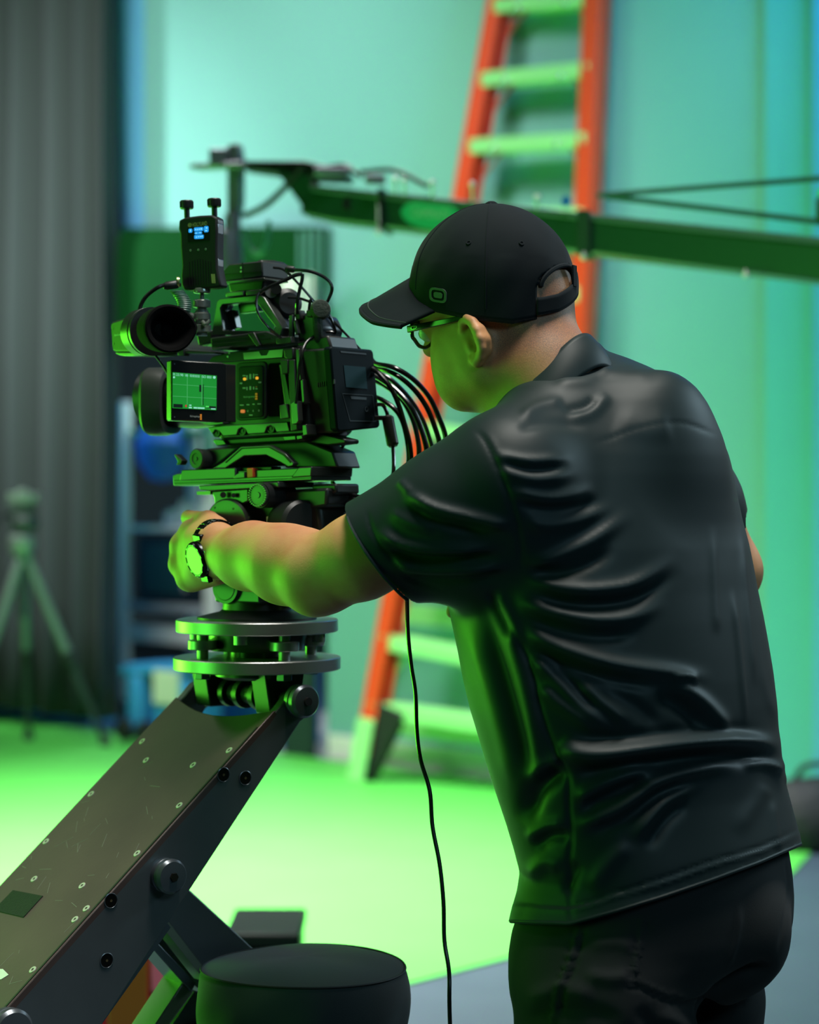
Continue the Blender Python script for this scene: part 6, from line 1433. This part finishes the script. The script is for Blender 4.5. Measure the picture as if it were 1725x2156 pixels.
def build_cap(parent):
    C0 = hp_(1035, 610, 0); af, al, ah = .1045, .0885, .1035
    tab_t = [0, 30, 55, 75, 100, 130, 155, 180]; tab_y = [575, 596, 634, 657, 672, 682, 668, 652]
    def rimz(th):
        a = abs((math.degrees(th)+180) % 360-180); p = C0+HFv*(af*math.cos(R(a)))+HLv*(al*math.sin(R(a)))
        y = float(np.interp(a, tab_t, tab_y)); return CAMZ-(y-HY)/FPX*p.y-C0.z
    def cp(th, z):
        if z >= 0: s_ = max(0., 1-(z/ah)**2)**.5
        else: s_ = 1.
        wob = 1+.006*math.sin(7*th+z*60)*(1 if z > .03 else .4)+.004*math.sin(13*th-z*90)
        return C0+HFv*(af*s_*wob*math.cos(th))+HLv*(al*s_*wob*math.sin(th))+Vector((0, 0, z))
    def crown(i, j):
        th = 2*math.pi*i; z0 = rimz(th)
        ph = j; z = z0+(ah-z0)*math.sin(ph*math.pi/2)**.85 if ph < 1 else ah
        return cp(th, z)
    NU, NV = 180, 64
    g = MB(); g.grid(crown, NU, NV, True)
    # arched opening at the back above the strap
    def inhole(v):
        r = v-C0; th = math.degrees(math.atan2(r.dot(HLv), r.dot(HFv))); a = abs(abs(th)-180); x, y = proj(v)
        y0 = 560; w = 27
        return a < w*max(0, 1-((602-y)/44)**2)**.5 if 558 < y <= 602 else (a < w and 602 < y < 690)
    fs = [q for q in g.f if not inhole(sum((g.v[i] for i in q), Vector())/len(q))]; g.f = fs
    cr = g.build('baseball_cap', M_cap, parent, smooth=80, solid=.0022)
    bvh = BVHTree.FromPolygons([tuple(v) for v in g.v], g.f)
    def onc(px, py, off=.0):
        d = Vector(((px-CX)/FPX, 1, -(py-HY)/FPX)).normalized(); h = bvh.ray_cast(Vector((0, 0, CAMZ)), d)
        if h[0] is None: return None
        n = h[1]; n = -n if n.dot(d) > 0 else n; return h[0]+n*off
    # strap
    def strap(i, j):
        th = R(147+64*i); a = 147+64*i; p = cp(th, 0.); yb = float(np.interp(a, [151, 165, 180, 195, 209], [664, 657, 642, 625, 610])); yt = yb-38
        z = CAMZ-(yb+(yt-yb)*j-HY)/FPX*p.y-C0.z; q = cp(th, z); d = q-C0; d.z = 0; return q+d.normalized()*.0035
    g = MB(); g.grid(strap, 40, 6); g.build('strap', M_cap, cr, smooth=80, solid=.0028)
    g = MB(); q = onc(1170, 640, .006)
    p = cp(R(188), C0.z*0+.012); d = p-C0; d.z = 0; d.normalize(); g.box(p+d*.005+Vector((0, 0, .0)), d*.003, d.cross(UP)*.012, (0, 0, .026)); g.build('strap_tab', M_cap, cr, bevel=.001)
    arch = []
    for k in range(41):
        ps = math.pi*k/40; th = math.pi-R(28.3)*math.cos(ps); y = 603-44.5*math.sin(ps); q = cp(th, 0)
        arch.append(cp(th, CAMZ-(y-HY)/FPX*q.y-C0.z))
    g = MB(); g.tube(arch, .0030, n=8, sm=0); g.build('opening_edge', M_cap, cr)
    # button, seams, eyelets
    g = MB(); g.lathe(cp(0, ah)+Vector((0, 0, -.001)), UP, [(0, 0), (0, .0085), (.003, .0075), (.0052, .004), (.0055, 0)], 24); g.build('button', M_cap, cr)
    for dg in (52, -52, 112, -112):
        g = MB(); pts = [crown(((R(dg)/(2*math.pi)) % 1), .04+.95*k/30)*1.0 for k in range(31)]; pts = [C0+(q-C0)*1.009 for q in pts]; g.tube(pts, .0011, n=6, sm=0); g.build('seam', M_cap, cr)
    for x, y in ((988, 512), (1098, 513)):
        q = onc(x, y, .001)
        if q: n_ = (q-C0).normalized(); g = MB(); g.lathe(q, n_, [(-.001, .0016), (.0002, .0036), (.001, .0030), (.001, .0018), (-.001, .0012), (-.001, .0016)], 18); g.build('eyelet', M_cap, cr)
    # emblem: rounded frame with a little plate inside
    em = mat('grey_green_emblem', (.035, .052, .045), .6)
    def loop(x0, y0, x1, y1, r, off): 
        out = []
        for a, b in rrect(x0, y0, x1, y1, r, 4):
            cx, cy = (x0+x1)/2, (y0+y1)/2; b2 = b+(a-cx)*.16; p = onc(a, b2, off); out.append(p if p else onc(cx, cy, off))
        return out
    g = MB(); o1 = loop(907, 607, 942, 637, 9, .0022); i1 = loop(911.5, 611.5, 937.5, 632.5, 6, .0022); g.ring(o1, i1, (C0-onc(924, 622)).normalized()*.003)
    o2 = loop(916, 616, 934, 628, 4, .0022); g.prism(o2, (C0-onc(924, 622)).normalized()*.003); g.build('emblem', em, cr, fixn=True)
    # brim
    def brim(i, j):
        u = i*2-1; th = R(74)*u; z0 = rimz(th); r0 = cp(th, z0)
        ext = .0665*(1-.26*u*u-.14*u**6)
        f_ = HFv*math.cos(th*.42)+HLv*math.sin(th*.42)
        dn = math.tan(R(26))*ext*j*(1-.38*u*u)+.006*u*u*j
        return r0+f_*(ext*j)-Vector((0, 0, 1))*(dn)
    g = MB(); g.grid(brim, 61, 16); br = g.build('brim', M_cap, cr, smooth=80, solid=.0035)
    g = MB(); edge = [brim(k/80, 1.0) for k in range(81)]; g.tube(edge, .0030, n=8, sm=0); g.build('brim_edge', M_cap, br)
    for jj in (.86,):
        g = MB(); g.tube([brim(k/80, jj)+Vector((0, 0, .0022)) for k in range(81)], .0007, n=6, sm=0); g.build('brim_stitching', mat('grey_green_emblem', (.035, .052, .045), .6), br)
    return cr

def build_glasses(parent):
    M_f = mat('glossy_black_acetate', (.008, .010, .010), .18, spec=.6); M_l = mat('clear_lens', (.95, .97, .97), .02, trans=1.)
    hin = hp_(857, 694, .070); fo = (hin-HO).dot(HFv); z_ = hin.z
    root = None
    parts = []
    top, bot = z_+.008, hp_(880, 731, .04).z
    for sg in (1, -1):
        loop = []
        for a, b in rrect(.010, 0, .068, 1, .012, 5): pass
        pts = [(.068, top-.002), (.066, top), (.040, top+.003), (.014, top+.002), (.011, top-.004), (.012, z_-.010), (.018, bot+.004), (.030, bot), (.046, bot+.001), (.058, bot+.007), (.066, z_-.008)]
        P3 = [HO+HFv*(fo-.006*(l/.07)**2)+HLv*(l*sg)+Vector((0, 0, z-HO.z)) for l, z in pts]
        sm_ = smooth_path(P3+[P3[0]], 5)
        parts.append((sg, sm_))
    g = MB()
    for sg, sm_ in parts: g.tube(sm_, .0024, n=8, sm=0)
    b0, b1 = [HO+HFv*(fo+.002)+HLv*l+Vector((0, 0, z_+.003-HO.z)) for l in (.012, -.012)]; g.tube([b0, (b0+b1)/2+Vector((0, 0, .003))+HFv*.002, b1], .0025)
    fr = g.build('glasses', M_f, parent)
    for sg, sm_ in parts:
        g = MB(); c = sum(sm_, Vector())/len(sm_); n = len(sm_)-1
        vs = [c+HFv*.001]+[q.copy() for q in sm_[:-1]]; vs2 = [v-HFv*.0014 for v in vs]
        g.add(vs+vs2, [(0, k+1, (k+1) % n+1) for k in range(n)]+[(n+1, n+1+(k+1) % n+1, n+1+k+1) for k in range(n)]+[(k+1, n+1+k+1, n+1+(k+1) % n+1, (k+1) % n+1) for k in range(n)])
        g.build('lens', M_l, fr)
        a = HO+HFv*(fo-.002)+HLv*(.0715*sg)+Vector((0, 0, z_-HO.z)); e = hp_(972, 671, .0775)
        if sg < 0: e = e-HLv*(2*.0775)
        ear = e-HFv*.02-Vector((0, 0, .004)); ear2 = e-HFv*.045-Vector((0, 0, .03))
        pts = smooth_path([a, a.lerp(e, .3)+HLv*sg*.002, a.lerp(e, .7)+HLv*sg*.002, e, ear], 6); m = len(pts); vs = []; fs = []
        for i, p in enumerate(pts):
            t = (pts[min(i+1, m-1)]-pts[max(i-1, 0)]).normalized(); s_ = HLv*sg; up = t.cross(s_).normalized(); up = up if up.z > 0 else -up
            h = .0042-.0016*i/(m-1); w_ = .0018
            vs += [p+up*h-s_*w_, p+up*h+s_*w_, p-up*h+s_*w_, p-up*h-s_*w_]
        for i in range(m-1):
            for k in range(4): fs.append((i*4+k, i*4+(k+1) % 4, i*4+4+(k+1) % 4, i*4+4+k))
        fs += [(3, 2, 1, 0), (m*4-4, m*4-3, m*4-2, m*4-1)]
        g = MB(); g.add(vs, fs); tm = g.build('temple', M_f, fr, bevel=.0008, fixn=True)
        c = a.lerp(e, .15)+HLv*sg*.0042; ax_ = (e-a).normalized(); g = MB()
        lp = lambda k, r: c+ax_*(r*.0052*math.cos(k))+Vector((0, 0, 1))*(r*.0022*math.sin(k))
        g.ring([lp(2*math.pi*k/24, 1) for k in range(24)], [lp(2*math.pi*k/24, .68) for k in range(24)], -HLv*sg*.001); g.build('temple_mark', mat('silver_mark', (.45, .48, .42), .25, .8), tm, fixn=True)
    return fr

def build_watch(parent):
    ad = (WR-EL).normalized(); n = Vector((-.87, -.47, -.24)); n = (n-ad*n.dot(ad)*.65).normalized()
    c = P(424, 1176, 2.735)
    upv = (Vector((.10, 0, 1))); upv = (upv-n*upv.dot(n)).normalized()
    M_c = mat('black_steel_case', (.02, .022, .022), .22, .9); M_g = mat('watch_glass', (.01, .012, .011), .03, spec=.3)
    g = MB(); r = .0235
    g.lathe(c, n, [(-.004, 0), (-.004, r*.9), (-.001, r*.98), (.006, r), (.0085, r*.97), (.0105, r*.90), (.0105, r*.80), (.0098, r*.78), (.0098, 0)], 56); wc = g.build('wristwatch', M_c, parent)
    g = MB(); g.lathe(c, n, [(.0095, 0), (.0095, r*.78), (.0104, r*.775), (.0104, 0)], 56); g.build('watch_face', M_g, wc)
    g = MB()
    a, u, v = frame(n)
    for k in range(12):
        t = 2*math.pi*k/12; q = c+n*.0107+(u*math.cos(t)+v*math.sin(t))*r*.87; d = (v*math.cos(t)-u*math.sin(t)); g.bar(q-d*.0036, q+d*.0036, .0008, .0006, up=n)
    g.build('bezel_marks', mat('bezel_dark', (.004, .004, .004), .6), wc)
    sd = n.cross(upv).normalized(); sd = sd if sd.y < 0 else -sd
    for k in (.35, -.3):
        q = c+n*.004+sd*(r*.94)*math.cos(k)+upv*(r*.94)*math.sin(k); g = MB(); g.box(q, sd*.006, upv*(.012 if k > 0 else .012), n*.004); g.build('side_button', mat('steel_button', (.4, .4, .4), .25, 1.), wc, bevel=.001)
    # link band round the wrist
    wc_c = P(458, 1158, 2.755); e1 = upv; e2 = n
    NL = 26
    ra, rb = .0375, .0315
    for k in range(NL):
        t = 2*math.pi*(k+.5)/NL; 
        if math.cos(t) > .70: continue
        q = wc_c+e2*(rb*math.cos(t))+e1*(ra*math.sin(t)); tg = (e1*(ra*math.cos(t))-e2*(rb*math.sin(t))).normalized(); no = tg.cross(sd).normalized()
        g = MB()
        for o_, w_, h_ in ((0, .0085, .0042), (-.0065, .0048, .0034), (.0065, .0048, .0034)): g.box(q+sd*o_, tg*.0076, sd*w_, no*h_)
        g.build('band_link', M_c, wc, bevel=.0009)
    for s_ in (1, -1):
        q = c+upv*(r*.98*s_)-n*.002; g = MB(); g.box(q+upv*.003*s_, upv*.010, sd*.020, n*.007); g.build('lug', M_c, wc, bevel=.0015)
    return wc

def build_shoes(parent):
    M_s = mat('black_shoe_leather', (.012, .012, .012), .4)
    for (x, y) in ((.225, 2.52), (.345, 2.70)):
        F_ = Vector(TF); L_ = Vector(TL); c = Vector((x, y, 0))+F_*.06
        def sh(i, j):
            a = 2*math.pi*i; h = j; ln = .145*(1-.25*h); wd = .050*(1-.2*h)*(1+.12*math.cos(a)); top = .018+.075*h*(1-.35*max(0, math.cos(a)))
            return c+F_*(ln*math.cos(a)-.045*h*h)+L_*(wd*math.sin(a))+Vector((0, 0, top))
        g = MB(); g.grid(sh, 40, 8, True); n0 = len(g.v)-40; g.add([sum((sh(i/40, 1) for i in range(40)), Vector())/40], []); g.f += [(n0+k, n0+(k+1) % 40, len(g.v)-1) for k in range(40)]
        so = g.build('shoe', M_s, parent, smooth=60)
        g = MB(); g.prism([c+F_*(.15*math.cos(a))+L_*(.054*(1+.12*math.cos(a))*math.sin(a))+Vector((0, 0, .020)) for a in [2*math.pi*k/40 for k in range(40)]], (0, 0, -.019)); g.build('shoe_sole', M_rub, so)

def man():
    t = thing('person', 'person in black cap, glasses and black polo shirt, bending to grip the camera head', 'person', (.285, 2.61, .001))
    build_body(t); build_shirt(t); build_trousers(t); build_cap(t); build_glasses(t); build_watch(t); build_shoes(t)
    for sg in (False, True):
        g = MB(); g.sphere(hp_(900, 700, .032, sg), .0115, 20); e = g.build('eye', mat('eye_white', (.8, .78, .74), .2), t)
        g = MB(); c = hp_(900, 700, .032, sg); d = (HFv-Vector((0, 0, .3))).normalized(); g.lathe(c+d*.0098, d, [(0, .0056), (.0012, .0050), (.0021, 0)], 20); g.build('iris', mat('iris_brown', (.05, .03, .02), .15), e)
man()
# ================================================================== lamps, sky, camera
def area(name, loc, target, size, power, col, sy=None):
    L = bpy.data.lights.new(name, 'AREA'); L.energy = power; L.color = col; L.size = size
    if sy: L.shape = 'RECTANGLE'; L.size_y = sy
    o = bpy.data.objects.new(name, L); COL.objects.link(o); o.location = loc
    o.rotation_euler = (Vector(target)-Vector(loc)).to_track_quat('-Z', 'Y').to_euler(); return o
W = (1., .97, .93); CO = (.80, .92, 1.)
def spread(o, d): o.data.spread = R(d); return o
spread(area('studio_light_mat', (-1.2, 7.5, 4.9), (-1.2, 7.5, 0), 2.6, 330, W, 2.6), 76)
spread(area('studio_light_mat', (-4.6, 4.6, 4.9), (-4.2, 4.6, 0), 2.4, 210, W, 2.4), 90)
spread(area('studio_light_wall', (-2.2, 8.2, 4.9), (-1.4, 11.8, 2.6), 1.4, 62, (1., .95, .97), .8), 90)
spread(area('curtain_fill_light', (-6.2, 9.6, 4.7), (-2.4, 12.9, 2.4), .5, 60, (.9, 1., .95), .5), 50)  # added unseen lamp, raking the curtain so its folds show
spread(area('studio_light_wall_blue', (2.4, 6.6, 4.9), (1.6, 9.2, 3.2), 1.2, 48, (.06, .42, 1.), .8), 100)
spread(area('ceiling_or_fill_light', (.5, 2.4, 4.7), (.1, 2.7, 0), 1.4, 60, (1., .98, .90), 1.0), 110)
spread(area('studio_light_side', (3.3, 4.4, 2.9), (-.2, 2.8, 1.2), 1.0, 11, (.62, .88, 1.), .8), 90)
spread(area('ceiling_or_fill_light', (2.6, -.6, 3.6), (0, 2.8, 1.), 1.6, 9, (.45, .85, 1.), 1.2), 90)  # unseen fill added behind the camera to lift the near faces
spread(area('ladder_fill_light', (.1, 6.6, 4.9), (.75, 9.9, 2.3), .5, 6, W, .5), 46)  # weak unseen lamp added to brighten the ladder rails
area('store_light', tuple(wl(470, 3.1, -1.1)), tuple(wl(470, 0, -1.0)), .8, 40, (.75, .9, 1.))
spread(area('green_bounce_fill', (-3.4, 1.9, 1.3), (-.3, 2.8, 1.2), 1.5, 12, (.10, 1., .06), 1.5), 90)  # added green fill, standing in for bounce off the mat
spread(area('green_bounce_fill', (-3.4, 5.0, .9), (0, 2.6, 1.35), 1.6, 38, (.12, 1., .03), 1.4), 90)  # second added green fill, tinting the face and forearm
w = bpy.data.worlds.new('World'); SC.world = w; w.use_nodes = True
w.node_tree.nodes['Background'].inputs['Color'].default_value = (.35, .6, .7, 1); w.node_tree.nodes['Background'].inputs['Strength'].default_value = .03

cd = bpy.data.cameras.new('Camera'); co = bpy.data.objects.new('Camera', cd); COL.objects.link(co); SC.camera = co
co.location = (0, 0, CAMZ); co.rotation_euler = (math.pi/2, 0, 0)
cd.sensor_fit = 'VERTICAL'; cd.sensor_height = 36.; cd.sensor_width = 36*1725/2156; cd.lens = FPX/2156*36
cd.shift_y = (HY-1078)/2156
cd.clip_start = .05; cd.clip_end = 100
cd.dof.use_dof = True; cd.dof.focus_distance = 2.62; cd.dof.aperture_fstop = cd.lens/1000/.0215; cd.dof.aperture_blades = 0
SC.view_settings.view_transform = 'Standard'; SC.view_settings.look = 'None'; SC.view_settings.exposure = 0.; SC.view_settings.gamma = 1; SC.view_settings.use_curve_mapping = False
